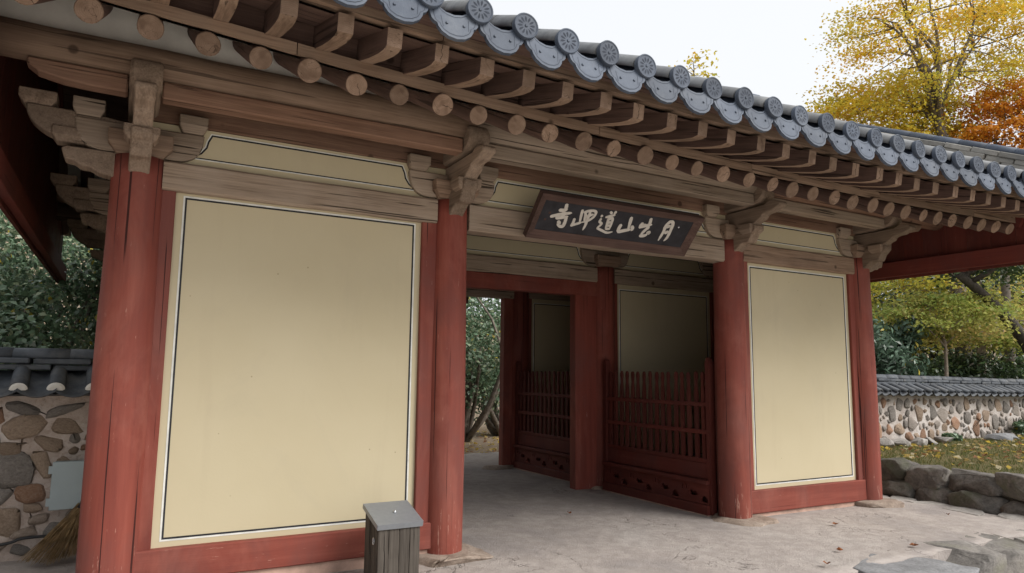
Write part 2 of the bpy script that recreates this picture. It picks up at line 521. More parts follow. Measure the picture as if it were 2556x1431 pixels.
class MB:
    """collects faces for one mesh"""
    def __init__(s):
        s.v = []
        s.f = []
        s.m = []
        s.sm = []

    def add(s, verts, faces, mat=0, smooth=False):
        b = len(s.v)
        s.v.extend([tuple(p) for p in verts])
        for f in faces:
            s.f.append([i + b for i in f])
            s.m.append(mat)
            s.sm.append(smooth)
        return s

    def box(s, x0, x1, y0, y1, z0, z1, mat=0):
        v = [(x, y, z) for x in (x0, x1) for y in (y0, y1) for z in (z0, z1)]
        return s.add(v, [(0, 1, 3, 2), (4, 6, 7, 5), (0, 4, 5, 1), (2, 3, 7, 6), (0, 2, 6, 4), (1, 5, 7, 3)], mat)

    def beam(s, L, w, h, ch=0.008, seg=6, jit=0.0, mat=0, end_mat=None, axis='X', taper=1.0, seed=0):
        """chamfered timber along X centred on the origin"""
        rnd = random.Random(seed)
        prof = []
        a, b = w / 2, h / 2
        for (px, pz) in ((a - ch, -b), (a, -b + ch), (a, b - ch), (a - ch, b), (-a + ch, b), (-a, b - ch), (-a, -b + ch), (-a + ch, -b)):
            prof.append((px, pz))
        vs = []
        for i in range(seg + 1):
            u = i / seg
            k = 1 + (taper - 1) * u
            jy, jz = rnd.uniform(-jit, jit), rnd.uniform(-jit, jit)
            js = 1 + rnd.uniform(-jit, jit) * 2
            for (y, z) in prof:
                vs.append((-L / 2 + L * u, y * k * js + jy, z * k * js + jz))
        n = 8
        fs = []
        for i in range(seg):
            for k in range(n):
                fs.append((i * n + k, i * n + (k + 1) % n, (i + 1) * n + (k + 1) % n, (i + 1) * n + k))
        s.add(vs, fs, mat)
        em = mat if end_mat is None else end_mat
        base = len(s.v) - len(vs)
        s.f.append([base + k for k in range(n)][::-1]); s.m.append(em); s.sm.append(False)
        s.f.append([base + seg * n + k for k in range(n)]); s.m.append(em); s.sm.append(False)
        return s

    def prism(s, poly, lo, hi, axis='X', mat=0, side_mat=None):
        """extrude a 2-D polygon; axis X: poly=(y,z); axis Y: poly=(x,z); axis Z: poly=(x,y)"""
        def P(a, b, c):
            return (c, a, b) if axis == 'X' else ((a, c, b) if axis == 'Y' else (a, b, c))
        n = len(poly)
        area = sum(poly[i][0] * poly[(i + 1) % n][1] - poly[(i + 1) % n][0] * poly[i][1] for i in range(n))
        if area < 0:
            poly = poly[::-1]
        vs = [P(a, b, lo) for a, b in poly] + [P(a, b, hi) for a, b in poly]
        flip = axis == 'Y'
        caps = [list(range(n))[::-1], list(range(n, 2 * n))]
        sides = [(i, (i + 1) % n, n + (i + 1) % n, n + i) for i in range(n)]
        if flip:
            caps = [c[::-1] for c in caps]
            sides = [q[::-1] for q in sides]
        s.add(vs, caps, mat)
        b = len(s.v) - len(vs)
        sm = mat if side_mat is None else side_mat
        for q in sides:
            s.f.append([i + b for i in q]); s.m.append(sm); s.sm.append(False)
        return s

    def tube(s, pts, rad, sides=6, mat=0, cap=True, smooth=True):
        pts = [Vector(p) for p in pts]
        if isinstance(rad, (int, float)):
            rad = [rad] * len(pts)
        vs = []
        ref = None
        for i, p in enumerate(pts):
            d = (pts[min(i + 1, len(pts) - 1)] - pts[max(i - 1, 0)])
            if d.length < 1e-9:
                d = Vector((0, 0, 1))
            d.normalize()
            if ref is None:
                ref = Vector((0, 0, 1)) if abs(d.z) < 0.9 else Vector((1, 0, 0))
            a = d.cross(ref)
            if a.length < 1e-6:
                a = d.cross(Vector((0.3, 1, 0.2)))
            a.normalize()
            b = a.cross(d)
            b.normalize()
            ref = b
            for k in range(sides):
                t_ = 2 * math.pi * k / sides
                vs.append(p + (a * math.cos(t_) + b * math.sin(t_)) * rad[i])
        fs = []
        for i in range(len(pts) - 1):
            for k in range(sides):
                fs.append((i * sides + k, (i + 1) * sides + k, (i + 1) * sides + (k + 1) % sides, i * sides + (k + 1) % sides))
        s.add(vs, fs, mat, smooth)
        if cap:
            b0 = len(s.v) - len(vs)
            s.f.append([b0 + k for k in range(sides)]); s.m.append(mat); s.sm.append(False)
            e0 = b0 + (len(pts) - 1) * sides
            s.f.append([e0 + k for k in range(sides)][::-1]); s.m.append(mat); s.sm.append(False)
        return s

    def mesh(s, name):
        me = bpy.data.meshes.new(name)
        me.from_pydata(s.v, [], s.f)
        me.polygons.foreach_set('material_index', s.m)
        me.polygons.foreach_set('use_smooth', s.sm)
        me.update()
        return me

    def build(s, name, mats, parent=None, loc=(0, 0, 0), rot=None):
        return obj(name, s.mesh(name), parent, loc, rot, mats)


def timber(name, parent, x0, x1, y, z0, z1, depth, mat, ch=0.008, jit=0.003, seed=None, end=None):
    """level timber along world X; y is its middle plane"""
    mb = MB().beam(x1 - x0, depth, z1 - z0, ch, max(3, int((x1 - x0) / 0.3)), jit, 0, 1 if end else None,
                   seed=seed if seed is not None else random.randrange(10 ** 6))
    return mb.build(name, [mat, end] if end else [mat], parent, ((x0 + x1) / 2, y, (z0 + z1) / 2))


def timber_y(name, parent, y0, y1, x, z0, z1, width, mat, ch=0.006, jit=0.002):
    mb = MB().beam(y1 - y0, width, z1 - z0, ch, max(2, int((y1 - y0) / 0.4)), jit, seed=random.randrange(10 ** 6))
    return mb.build(name, [mat], parent, (x, (y0 + y1) / 2, (z0 + z1) / 2), Matrix.Rotation(math.pi / 2, 3, 'Z'))


def post(name, parent, x0, x1, y0, y1, z0, z1, mat, ch=0.006):
    """upright squared timber: local Z is its length"""
    mb = MB().beam(z1 - z0, x1 - x0, y1 - y0, ch, 6, 0.0015, seed=random.randrange(10 ** 6))
    mb.v = [(b, c, a) for a, b, c in mb.v]
    return mb.build(name, [mat], parent, ((x0 + x1) / 2, (y0 + y1) / 2, (z0 + z1) / 2))


def stone_mesh(name, sx, sy, sz, seed, sub=2, rough=0.22, boxy=0.45, flat_top=False):
    """irregular stone: rounded cube pushed about by noise"""
    bm = bmesh.new()
    bmesh.ops.create_cube(bm, size=2.0)
    bmesh.ops.subdivide_edges(bm, edges=bm.edges[:], cuts=sub, use_grid_fill=True)
    off = Vector((seed * 3.17 % 97, seed * 1.31 % 89, seed * 7.7 % 83))
    rc = random.Random(seed)
    cuts = []
    for _ in range(9):
        q = Vector((rc.gauss(0, 1), rc.gauss(0, 1), rc.gauss(0, 1))).normalized()
        cuts.append((q, rc.uniform(0.70, 0.98)))
    for v in bm.verts:
        p = v.co.copy()
        q = p.normalized()
        r = q.lerp(p * 0.82, boxy)
        k = 1 + rough * noise.noise(r * 1.1 + off) + rough * 0.5 * noise.noise(r * 2.6 + off)
        r = r * k
        for q, dcut in cuts:
            e_ = r.dot(q) - dcut
            if e_ > 0:
                r -= q * e_ * 0.85
        r += noise.noise_vector(r * 4.5 + off) * 0.035
        if flat_top and r.z > 0.45:
            r.z = 0.45 + (r.z - 0.45) * 0.15
        v.co = Vector((r.x * sx, r.y * sy, r.z * sz))
    me = bpy.data.meshes.new(name)
    bm.to_mesh(me)
    bm.free()
    for p in me.polygons:
        p.use_smooth = True
    return me


def rock_mesh(name, sx, sy, sz, seed, pts=16, boxy=0.5, bevel=0.09, detail=0, rough=0.05, flat_top=None):
    """broken stone: convex hull of scattered points, edges worn off, then roughened"""
    rc = random.Random(seed)
    bm = bmesh.new()
    for _ in range(pts):
        p = Vector((rc.gauss(0, 1), rc.gauss(0, 1), rc.gauss(0, 1))).normalized()
        m_ = max(abs(p.x), abs(p.y), abs(p.z))
        p = p.lerp(p / m_ * 0.92, boxy) * rc.uniform(0.86, 1.06)
        if flat_top is not None and p.z > flat_top:
            p.z = flat_top + rc.uniform(-0.03, 0.0)
        bm.verts.new(p)
    res = bmesh.ops.convex_hull(bm, input=bm.verts[:])
    junk = [g for g in res.get('geom_interior', []) if isinstance(g, bmesh.types.BMVert)]
    junk += [v for v in bm.verts if not v.link_faces]
    bmesh.ops.delete(bm, geom=list(set(junk)), context='VERTS')
    bmesh.ops.dissolve_limit(bm, angle_limit=0.22, verts=bm.verts[:], edges=bm.edges[:])
    bmesh.ops.bevel(bm, geom=bm.edges[:], offset=bevel, segments=2, affect='EDGES', profile=0.6)
    if detail:
        bmesh.ops.triangulate(bm, faces=bm.faces[:])
        bmesh.ops.subdivide_edges(bm, edges=bm.edges[:], cuts=detail, use_grid_fill=True)
    off = Vector((seed * 3.17 % 97, seed * 1.31 % 89, seed * 7.7 % 83))
    for v in bm.verts:
        v.co += noise.noise_vector(v.co * 2.2 + off) * rough + noise.noise_vector(v.co * 6.5 + off) * rough * 0.5
        v.co = Vector((v.co.x * sx, v.co.y * sy, v.co.z * sz))
    bmesh.ops.recalc_face_normals(bm, faces=bm.faces[:])
    me = bpy.data.meshes.new(name)
    bm.to_mesh(me)
    bm.free()
    for p in me.polygons:
        p.use_smooth = True
    return me


STONE_POOL = [rock_mesh('stone_shape', 1.15, 1, 1.15, i * 5 + 1, 19 + i % 7, 0.30 + 0.08 * (i % 6), 0.13, 0, 0.07) for i in range(24)]


def pool_stone(name, parent, loc, size, rot, mat, rnd):
    """a stone that shares one of the pooled shapes; the material sits on the object"""
    me = STONE_POOL[rnd.randrange(len(STONE_POOL))]
    if not me.materials:
        me.materials.append(stone_grey)
    o = bpy.data.objects.new(name, me)
    col.objects.link(o)
    m = Matrix.Translation(Vector(loc)) @ rot.to_matrix().to_4x4() @ Matrix.Diagonal((*size, 1))
    o.matrix_basis = m
    WM[o.name] = m
    attach(o, parent)
    o.material_slots[0].link = 'OBJECT'
    o.material_slots[0].material = mat
    return o

# ------------------------------------------------------------------ ground, platform
XC = [-2.40, 0.0, 3.37, 5.60]       # column lines along the facade
YC = [0.0, 2.32, 4.66]              # front, middle and rear column rows
YMID = 2.33
XL, XR = -3.36, 6.78                # roof ends


def smooth01(a, b, x):
    t_ = max(0.0, min(1.0, (x - a) / (b - a)))
    return t_ * t_ * (3 - 2 * t_)


def ground_z(x, y):
    z = -0.30
    z += 0.24 * smooth01(5.0, 6.6, y)
    z += 0.55 * smooth01(3.0, 3.6, y) * smooth01(6.8, 8.0, x)
    z += 0.5 * smooth01(2.0, 4.0, y) * smooth01(-3.0, -5.0, x)
    z += 4.0 * smooth01(7.0, 26.0, y) * smooth01(3.0, -8.0, x)          # wooded bank at the back left
    z += 5.5 * smooth01(11.0, 45.0, y) + 4.0 * smooth01(60.0, 140.0, y)
    return z


mb = MB()
xs = [-300, -150, -80, -45] + [-30 + i * 2.0 for i in range(46)] + [75, 100, 150, 300]
ys = [-300, -120, -60, -30] + [-16 + i * 2.0 for i in range(44)] + [90, 120, 160, 300]
nx, ny = len(xs), len(ys)
mb.add([(x, y, ground_z(x, y) + 0.04 * noise.noise(Vector((x * 0.4, y * 0.4, 0)))) for x in xs for y in ys],
       [(i * ny + j, (i + 1) * ny + j, (i + 1) * ny + j + 1, i * ny + j + 1) for i in range(nx - 1) for j in range(ny - 1)], 0, True)
structure(mb.build('ground', [soil_mat]))
mb = MB()
fx = [-40 + 3.0 * i for i in range(28)]
fy = [-60, -45, -30, -20, -14, -10, -7, -5, -4, -3, -2, -1.3]
mb.add([(x, y, -0.262 + 0.012 * noise.noise(Vector((x * 0.7, y * 0.7, 1)))) for x in fx for y in fy],
       [(i * 12 + j, (i + 1) * 12 + j, (i + 1) * 12 + j + 1, i * 12 + j + 1) for i in range(27) for j in range(11)], 0, True)
structure(mb.build('forecourt', [sand_mat]))

# platform of beaten earth the gate stands on
rp = random.Random(5)
PX0, PX1, PY0, PY1 = -4.4, 6.28, -1.80, 6.55


def edge_wobble(s):
    return 0.10 * noise.noise(Vector((s * 1.3, 4.2, 0))) + 0.07 * noise.noise(Vector((s * 4.1, 9.2, 0)))


mb = MB()
NX, NY = 110, 64
gv = []
for i in range(NX + 1):
    for j in range(NY + 1):
        x = PX0 + (PX1 - PX0) * i / NX
        y = PY0 + (PY1 - PY0) * j / NY
        if i == NX:
            x += edge_wobble(y)
        if j == 0:
            y += edge_wobble(x + 20)
        z = 0.012 * noise.noise(Vector((x * 0.9, y * 0.9, 3))) + 0.006 * noise.noise(Vector((x * 3, y * 3, 7)))
        ed = min((PX1 - x) / 0.35, (y - PY0) / 0.35, 1)
        z -= 0.012 * (1 - max(0, ed))
        gv.append((x, y, z))
gf = [(i * (NY + 1) + j, (i + 1) * (NY + 1) + j, (i + 1) * (NY + 1) + j + 1, i * (NY + 1) + j + 1) for i in range(NX) for j in range(NY)]
mb.add(gv, gf, 0, True)
ring = [i * (NY + 1) for i in range(NX + 1)] + [NX * (NY + 1) + j for j in range(1, NY + 1)] + \
       [i * (NY + 1) + NY for i in range(NX - 1, -1, -1)] + [j for j in range(NY - 1, 0, -1)]
b = len(mb.v)
mb.v += [(mb.v[k][0], mb.v[k][1], -0.5) for k in ring]
n = len(ring)
for k in range(n):
    mb.f.append([ring[k], b + k, b + (k + 1) % n, ring[(k + 1) % n]]); mb.m.append(0); mb.sm.append(False)
platform = structure(mb.build('platform', [floor_mat]))

# ------------------------------------------------------------------ the gate
gate = empty('temple_gate', (1.6, 2.33, 0.0),
             'single-storey wooden temple gate with red columns, cream wall panels and grey tiled roof', 'gate building')


def column_mesh(name, r, h, seed):
    mb = MB()
    sides, rings = 28, 22
    vs = []
    for i in range(rings + 1):
        u = i / rings
        rr = r * (1.0 + 0.045 * math.sin(math.pi * min(1, u * 1.25)) - 0.05 * u)
        for k in range(sides):
            a = 2 * math.pi * k / sides
            q = rr * (1 + 0.014 * noise.noise(Vector((math.cos(a) * 1.5 + seed, math.sin(a) * 1.5, u * 4))))
            vs.append((q * math.cos(a), q * math.sin(a), h * u))
    fs = [(i * sides + k, i * sides + (k + 1) % sides, (i + 1) * sides + (k + 1) % sides, (i + 1) * sides + k)
          for i in range(rings) for k in range(sides)]
    mb.add(vs, fs, 0, True)
    mb.f.append([rings * sides + k for k in range(sides)]); mb.m.append(0); mb.sm.append(False)
    return mb.mesh(name)


COL_TOP = 2.975
RC = {0: 0.178, 1: 0.165, 2: 0.172, 3: 0.168}
for iy, y in enumerate(YC):
    for ix, x in enumerate(XC):
        o = obj('column', column_mesh('column', RC[ix], COL_TOP - 0.03, ix * 3.1 + iy * 7.7), gate, (x, y, 0.03),
                Matrix.Rotation(ix * 1.3 + iy * 2.1, 3, 'Z'), [red_col])
        me = rock_mesh('foundation_stone', 0.36 if iy == 0 else 0.3, 0.36 if iy == 0 else 0.28, 0.15, 31 + ix * 3 + iy, 30, 0.55, 0.06, 3, 0.06, 0.48)
        obj('foundation_stone', me, gate, (x + (0.06 if ix == 1 else 0), y - (0.06 if iy == 0 else 0), -0.015 if ix != 2 else -0.035), Matrix.Rotation(ix * 0.7, 3, 'Z'), [stone_base])


def ribbon(mb, path, width, y, thick=0.003, mat=0, closed=True):
    """flat line of a given width along a path of (x, z); the width grows inwards (left of travel)"""
    n = len(path)
    inner = []
    for i in range(n):
        p0 = Vector(path[(i - 1) % n]); p1 = Vector(path[i]); p2 = Vector(path[(i + 1) % n])
        d1 = (p1 - p0).normalized(); d2 = (p2 - p1).normalized()
        n1 = Vector((-d1.y, d1.x)); n2 = Vector((-d2.y, d2.x))
        m = n1 + n2
        if m.length < 1e-5:
            m = n1
        m.normalize()
        k = min(8.0, 1 / max(0.125, m.dot(n1)))
        inner.append(p1 + m * width * k)
    vs = [(p[0], y - thick, p[1]) for p in path] + [(p.x, y - thick, p.y) for p in inner]
    vs += [(p[0], y + 0.002, p[1]) for p in path] + [(p.x, y + 0.002, p.y) for p in inner]
    fs = []
    for i in range(n):
        j = (i + 1) % n
        fs.append((i, j, n + j, n + i))
        fs.append((2 * n + i, 2 * n + j, j, i))
        fs.append((n + i, n + j, 3 * n + j, 3 * n + i))
    mb.add(vs, fs, mat)
    return [tuple(p) for p in inner]


def border(parent, path, y, w_white=0.012, w_black=0.013):
    a = MB()
    inner = ribbon(a, path, w_white, y)
    a.build('white_line', [line_white], parent)
    b = MB()
    ribbon(b, inner, w_black, y)
    b.build('black_line', [line_black], parent)


def wall_panel(x0, x1, z0, z1, y, inset=(0.05, 0.04)):
    """plastered panel in the plane y, facing -Y"""
    xm, zm = (x0 + x1) / 2, (z0 + z1) / 2
    m = MB().box(x0 - xm - 0.04, x1 - xm + 0.04, 0.0, 0.05, z0 - zm - 0.03, z1 - zm + 0.03)
    p = m.build('wall_panel', [cream], gate, (xm, y, zm))
    ax, az = inset
    border(p, [(x0 + ax, z0 + az), (x1 - ax, z0 + az), (x1 - ax, z1 - az), (x0 + ax, z1 - az)], y)
    return p


def frieze_panel(xa, xb, y, z0=2.975, z1=3.262):
    xm, zm = (xa + xb) / 2, (z0 + z1) / 2
    m = MB().box(xa - xm, xb - xm, 0.0, 0.05, z0 - zm, z1 - zm)
    p = m.build('frieze_panel', [cream], gate, (xm, y, zm))
    lo, hi = z0 + 0.055, z1 - 0.022
    curve = [(0.20, 0.0), (0.30, 0.022), (0.362, 0.062), (0.392, 0.105), (0.402, 0.15), (0.43, hi - lo)]
    path = [(xa + c, lo + h) for c, h in curve[::-1]] + [(xb - c, lo + h) for c, h in curve]
    border(p, path, y, 0.009, 0.012)
    return p


def bay(ix, y, panel=None, sill=None, beam_mat=wood_grey, beam_z=(2.765, 2.975), thin=False):
    """tie beam, frieze and wall plate of one bay; panel=(x0,x1,z0,z1)"""
    xa, xb = XC[ix], XC[ix + 1]
    timber('tie_beam', gate, xa + 0.15, xb - 0.15, y, beam_z[0], beam_z[1], 0.19, beam_mat, 0.016, 0.004)
    frieze_panel(xa + 0.02, xb - 0.02, y - 0.035)
    timber('wall_plate', gate, xa, xb, y + 0.01, 3.264, 3.45, 0.13, wood_red, 0.008, 0.003)
    if panel:
        x0, x1, z0, z1 = panel
        wall_panel(x0, x1, z0, z1, y - 0.03)
        top = beam_z[0]
        post('jamb', gate, xa + 0.14, x0, y - 0.065, y + 0.05, z0 - 0.005, top + 0.002, red_z)
        post('jamb', gate, x1, xb - 0.14, y - 0.065, y + 0.05, z0 - 0.005, top + 0.002, red_z)
        if sill is not None:
            timber('sill', gate, xa + 0.13, xb - 0.13, y - 0.005, sill, z0, 0.17, red_x, 0.008, 0.002)
            MB().box(-(xb - xa) / 2 + 0.14, (xb - xa) / 2 - 0.14, -0.06, 0.06, -0.05, sill - 0.004).build(
                'sill_footing', [pink_mortar], gate, ((xa + xb) / 2, y - 0.0, 0))


# front row
bay(0, YC[0], (-2.155, -0.272, 0.300, 2.79), 0.09)
bay(1, YC[0], beam_z=(2.735, 2.975))
bay(2, YC[0], (3.605, 5.366, 0.284, 2.772), 0.045, beam_mat=wood_x)
# middle row
bay(0, YC[1], (-2.15, -0.25, 0.30, 2.74), 0.06)
bay(1, YC[1])
bay(2, YC[1], (3.585, 5.37, 0.30, 2.74), 0.06)
timber('lintel', gate, 0.13, 3.24, YC[1], 2.565, 2.762, 0.16, red_x, 0.008, 0.003)
post('door_jamb', gate, 2.87, 3.215, YC[1] - 0.07, YC[1] + 0.07, -0.01, 2.567, red_z)
post('door_jamb', gate, 0.155, 0.50, YC[1] - 0.07, YC[1] + 0.07, -0.01, 2.567, red_z)
# rear row
bay(0, YC[2], (-2.15, -0.25, 0.30, 2.74), 0.06)
bay(1, YC[2], beam_z=(2.74, 2.975))
bay(2, YC[2], (3.585, 5.37, 0.30, 2.74), 0.06)
post('door_jamb', gate, 3.05, 3.215, YC[2] - 0.07, YC[2] + 0.07, -0.01, 2.742, red_z)
post('door_jamb', gate, 0.155, 0.32, YC[2] - 0.07, YC[2] + 0.07, -0.01, 2.742, red_z)
MB().box(-0.12, 0.12, -0.06, 0.06, -0.055, 0.055).build('hanging_block', [wood_dark], gate, (2.32, YC[2] + 0.1, 2.68))

# side walls of the gate (both gable ends), panel facing outwards
for sx, x in ((-1, XC[0]), (1, XC[3])):
    for k in range(2):
        ya, yb = YC[k], YC[k + 1]
        mbx = MB().box(-0.03, 0.03, -(yb - ya) / 2 + 0.2, (yb - ya) / 2 - 0.2, -1.235, 1.235)
        mbx.build('wall_panel', [cream], gate, (x, (ya + yb) / 2, 1.535))
        timber_y('tie_beam', gate, ya + 0.15, yb - 0.15, x, 2.765, 2.975, 0.18, wood_x)
        timber_y('sill', gate, ya + 0.14, yb - 0.14, x, 0.0, 0.30, 0.15, red_x)
        MB().box(-0.03, 0.03, -(yb - ya) / 2, (yb - ya) / 2, -0.24, 0.24).build('frieze_panel', [cream], gate, (x, (ya + yb) / 2, 3.22))
        timber_y('wall_plate', gate, ya, yb, x, 3.46, 3.62, 0.13, wood_x)

for xa_, xb_ in ((XC[0] + 0.2, XC[1] - 0.2), (XC[2] + 0.12, XC[3] - 0.2)):
    MB().box(xa_, xb_, 0.2, YC[2] - 0.2, 0.02, 0.10).build('added_bay_floor', [wood_dark], gate)  # unseen dark floors, added to cut light bouncing in the side bays

# ---- brackets
ARM_T = 0.065


def arc_pts(pts, sub=3):
    """smooth a polyline (Catmull-Rom)"""
    out = []
    n = len(pts)
    for i in range(n - 1):
        p0 = Vector(pts[max(i - 1, 0)]); p1 = Vector(pts[i]); p2 = Vector(pts[i + 1]); p3 = Vector(pts[min(i + 2, n - 1)])
        for k in range(sub):
            t_ = k / sub
            q = 0.5 * ((2 * p1) + (p2 - p0) * t_ + (2 * p0 - 5 * p1 + 4 * p2 - p3) * t_ ** 2 + (3 * p1 - p0 - 3 * p2 + p3) * t_ ** 3)
            out.append(tuple(q))
    out.append(tuple(pts[-1]))
    return out


def beveled(mb, off=0.008):
    me = mb.mesh('bracket_piece')
    bm = bmesh.new()
    bm.from_mesh(me)
    bmesh.ops.recalc_face_normals(bm, faces=bm.faces[:])
    ed = [e for e in bm.edges if len(e.link_faces) == 2 and e.calc_face_angle(0) > 1.0]
    bmesh.ops.bevel(bm, geom=ed, offset=off, segments=1, affect='EDGES', profile=0.5)
    for v in bm.verts:
        v.co += noise.noise_vector(v.co * 9) * 0.0035
    bm.to_mesh(me)
    bm.free()
    return me


lower_poly = [(0.14, 3.085), (0.14, 2.84)] + arc_pts([(-0.06, 2.825), (-0.115, 2.818), (-0.20, 2.872), (-0.265, 2.912), (-0.345, 2.912), (-0.375, 2.96), (-0.40, 3.0), (-0.43, 3.02), (-0.445, 3.05)]) + [(-0.445, 3.085)]
upper_poly = [(0.14, 3.275), (0.14, 3.09)] + arc_pts([(-0.425, 3.095), (-0.47, 3.122), (-0.52, 3.145), (-0.545, 3.175), (-0.60, 3.19), (-0.655, 3.195), (-0.70, 3.215), (-0.755, 3.232), (-0.765, 3.262), (-0.74, 3.285), (-0.68, 3.305), (-0.62, 3.302), (-0.56, 3.275)])
ME_lower = beveled(MB().prism(lower_poly, -ARM_T, ARM_T, 'X'))
ME_upper = beveled(MB().prism(upper_poly, -ARM_T + 0.006, ARM_T - 0.006, 'X'))
head_poly = [(0.2, 3.285), (-0.30, 3.285)] + arc_pts([(-0.52, 3.31), (-0.585, 3.36), (-0.60, 3.42), (-0.575, 3.48), (-0.52, 3.515)]) + [(0.2, 3.56)]
ME_head = beveled(MB().prism(head_poly, -0.095, 0.095, 'X'), 0.02)


def block_mesh(wx, wy, h, tp=0.72):
    """bearing block with its lower third drawn in"""
    mb = MB()
    vs = []
    for z, k in ((0, tp), (h * 0.42, 1.0), (h, 1.0)):
        for sx, sy in ((-1, -1), (1, -1), (1, 1), (-1, 1)):
            vs.append((sx * wx / 2 * k, sy * wy / 2 * k, z))
    fs = [(3, 2, 1, 0), (8, 9, 10, 11)]
    for r in range(2):
        for k in range(4):
            fs.append((r * 4 + k, r * 4 + (k + 1) % 4, r * 4 + 4 + (k + 1) % 4, r * 4 + 4 + k))
    mb.add(vs, fs)
    return beveled(mb, 0.006)


ME_cap = block_mesh(0.40, 0.36, 0.155)
ME_soro = block_mesh(0.215, 0.17, 0.10)
ME_end = block_mesh(0.19, 0.19, 0.125)
cross_half = arc_pts([(0.13, 2.99), (0.26, 2.99), (0.335, 3.02), (0.375, 3.065), (0.395, 3.115), (0.405, 3.20)])
cross_poly = [(-a, z) for a, z in cross_half] + [(a, z) for a, z in cross_half[::-1]]
ME_cross = beveled(MB().prism(cross_poly, -0.085, 0.06, 'Y'))
gl = [(-0.10, 2.99), (-0.10, 2.80)] + arc_pts([(-0.17, 2.82), (-0.24, 2.835), (-0.29, 2.862), (-0.345, 2.868), (-0.39, 2.895), (-0.44, 2.905), (-0.465, 2.975)]) + [(-0.44, 2.992)]
gu = [(-0.10, 3.205), (-0.10, 2.995)] + arc_pts([(-0.40, 3.01), (-0.47, 3.03), (-0.56, 3.06), (-0.63, 3.11), (-0.672, 3.17), (-0.68, 3.232)]) + [(-0.30, 3.225)]
ME_gl = beveled(MB().prism(gl, -0.075, 0.075, 'Y'))
ME_gu = beveled(MB().prism(gu, -0.07, 0.07, 'Y'))


def bracket(x, y, face=-1, front=True, gable=0, mat=wood_arm):
    rz = Matrix.Rotation(0 if face < 0 else math.pi, 3, 'Z')
    cap = obj('bracket', ME_cap, gate, (x, y, COL_TOP + 0.002), None, [wood_x])

    def sub(name, me, loc, rot, m):
        return obj(name, me, cap, loc, rot, [m])
    if front:
        sub('lower_arm', ME_lower, (x, y, 0), rz, mat)
        sub('upper_arm', ME_upper, (x, y, 0), rz, mat)
        sub('bearing_block', ME_soro, (x, y + face * 0.335, 3.005), None, mat)
        sub('beam_head', ME_head, (x, y, 0), rz, wood_arm)
    sub('cross_arm', ME_cross, (x, y + (0 if face < 0 else 0.02), 0), None, wood_grey)
    for s in (-1, 1):
        sub('end_block', ME_end, (x + s * 0.325, y - 0.03, 3.203), None, wood_grey)
    if gable:
        r2 = Matrix.Rotation(0 if gable < 0 else math.pi, 3, 'Z')
        sub('gable_lower_arm', ME_gl, (x, y, 0), r2, wood_arm)
        sub('gable_upper_arm', ME_gu, (x, y, 0.012), r2, wood_arm)
        sub('bearing_block', ME_soro, (x + gable * 0.42, y - 0.0, 3.018), None, wood_x)
        sub('bearing_block', ME_soro, (x + gable * 0.62, y - 0.0, 3.243), None, wood_x)
    return cap


for ix, x in enumerate(XC):
    g = -1 if ix == 0 else (1 if ix == 3 else 0)
    bracket(x, YC[0], -1, True, g)
    bracket(x, YC[1], -1, False, g)
    bracket(x, YC[2], 1, True, g)

# ---- purlins
YP = -0.42


def round_end_support(name, x0, x1, y, z0, z1, d, mat, round_left, round_right):
    L = x1 - x0
    xm = (x0 + x1) / 2
    h = z1 - z0
    poly = []
    if round_left:
        poly += [(-L / 2, h / 2), (-L / 2, 0.02), (-L / 2 + 0.06, -h * 0.2), (-L / 2 + 0.2, -h * 0.42), (-L / 2 + 0.34, -h / 2)]
    else:
        poly += [(-L / 2, h / 2), (-L / 2, -h / 2)]
    if round_right:
        poly += [(L / 2 - 0.34, -h / 2), (L / 2 - 0.2, -h * 0.42), (L / 2 - 0.06, -h * 0.2), (L / 2, 0.02), (L / 2, h / 2)]
    else:
        poly += [(L / 2, -h / 2), (L / 2, h / 2)]
    return obj(name, beveled(MB().prism(poly, -d / 2, d / 2, 'Y'), 0.01), gate, (xm, y, (z0 + z1) / 2), None, [mat])


for y, s in ((YP, -1), (2 * YMID - YP, 1)):
    segs = [(-3.05, XC[1] - 0.10), (XC[1] + 0.10, XC[2] - 0.10), (XC[2] + 0.10, 6.26)]
    mats = [wood_red, wood_grey, wood_grey]
    pm = [wood_x, wood_grey, wood_red]
    for k, (a, b_) in enumerate(segs):
        if k == 0:
            round_end_support('purlin_support', a, XC[0] - 0.1, y, 3.288, 3.405, 0.13, mats[0], True, False)
            round_end_support('purlin_support', XC[0] + 0.1, b_, y, 3.288, 3.405, 0.13, mats[0], False, False)
        elif k == 2:
            round_end_support('purlin_support', a, XC[3] - 0.1, y, 3.288, 3.405, 0.13, wood_grey, False, False)
            round_end_support('purlin_support', XC[3] + 0.1, b_, y, 3.288, 3.405, 0.13, wood_x, False, True)
        else:
            round_end_support('purlin_support', a, b_, y, 3.288, 3.405, 0.13, mats[k], False, False)
        x0 = XL + 0.08 if k == 0 else a - 0.1
        x1 = XR - 0.08 if k == 2 else b_ + 0.1
        L = x1 - x0
        mbp = MB().tube([(-L / 2 + L * i / 10, 0.004 * math.sin(i * 1.7), 0.003 * math.cos(i * 2.3)) for i in range(11)], 0.118, 20)
        mbp.build('outer_purlin', [pm[k]], gate, ((x0 + x1) / 2, y, 3.518))
for y, z in ((YC[0], 3.66), (YC[1] + 0.01, 4.75), (YC[2], 3.66)):
    L = XR - XL - 0.2
    MB().tube([(-L / 2 + L * i / 12, 0, 0.003 * math.cos(i * 2.3)) for i in range(13)], 0.105, 18).build(
        'purlin', [wood_x], gate, ((XL + XR) / 2, y, z))
    if z > 4:
        for s, x in ((-1, XC[0]), (1, XC[3])):
            timber('purlin_support', gate, XL + 0.15, XR - 0.15, y, z - 0.30, z - 0.10, 0.12, wood_x)
            break

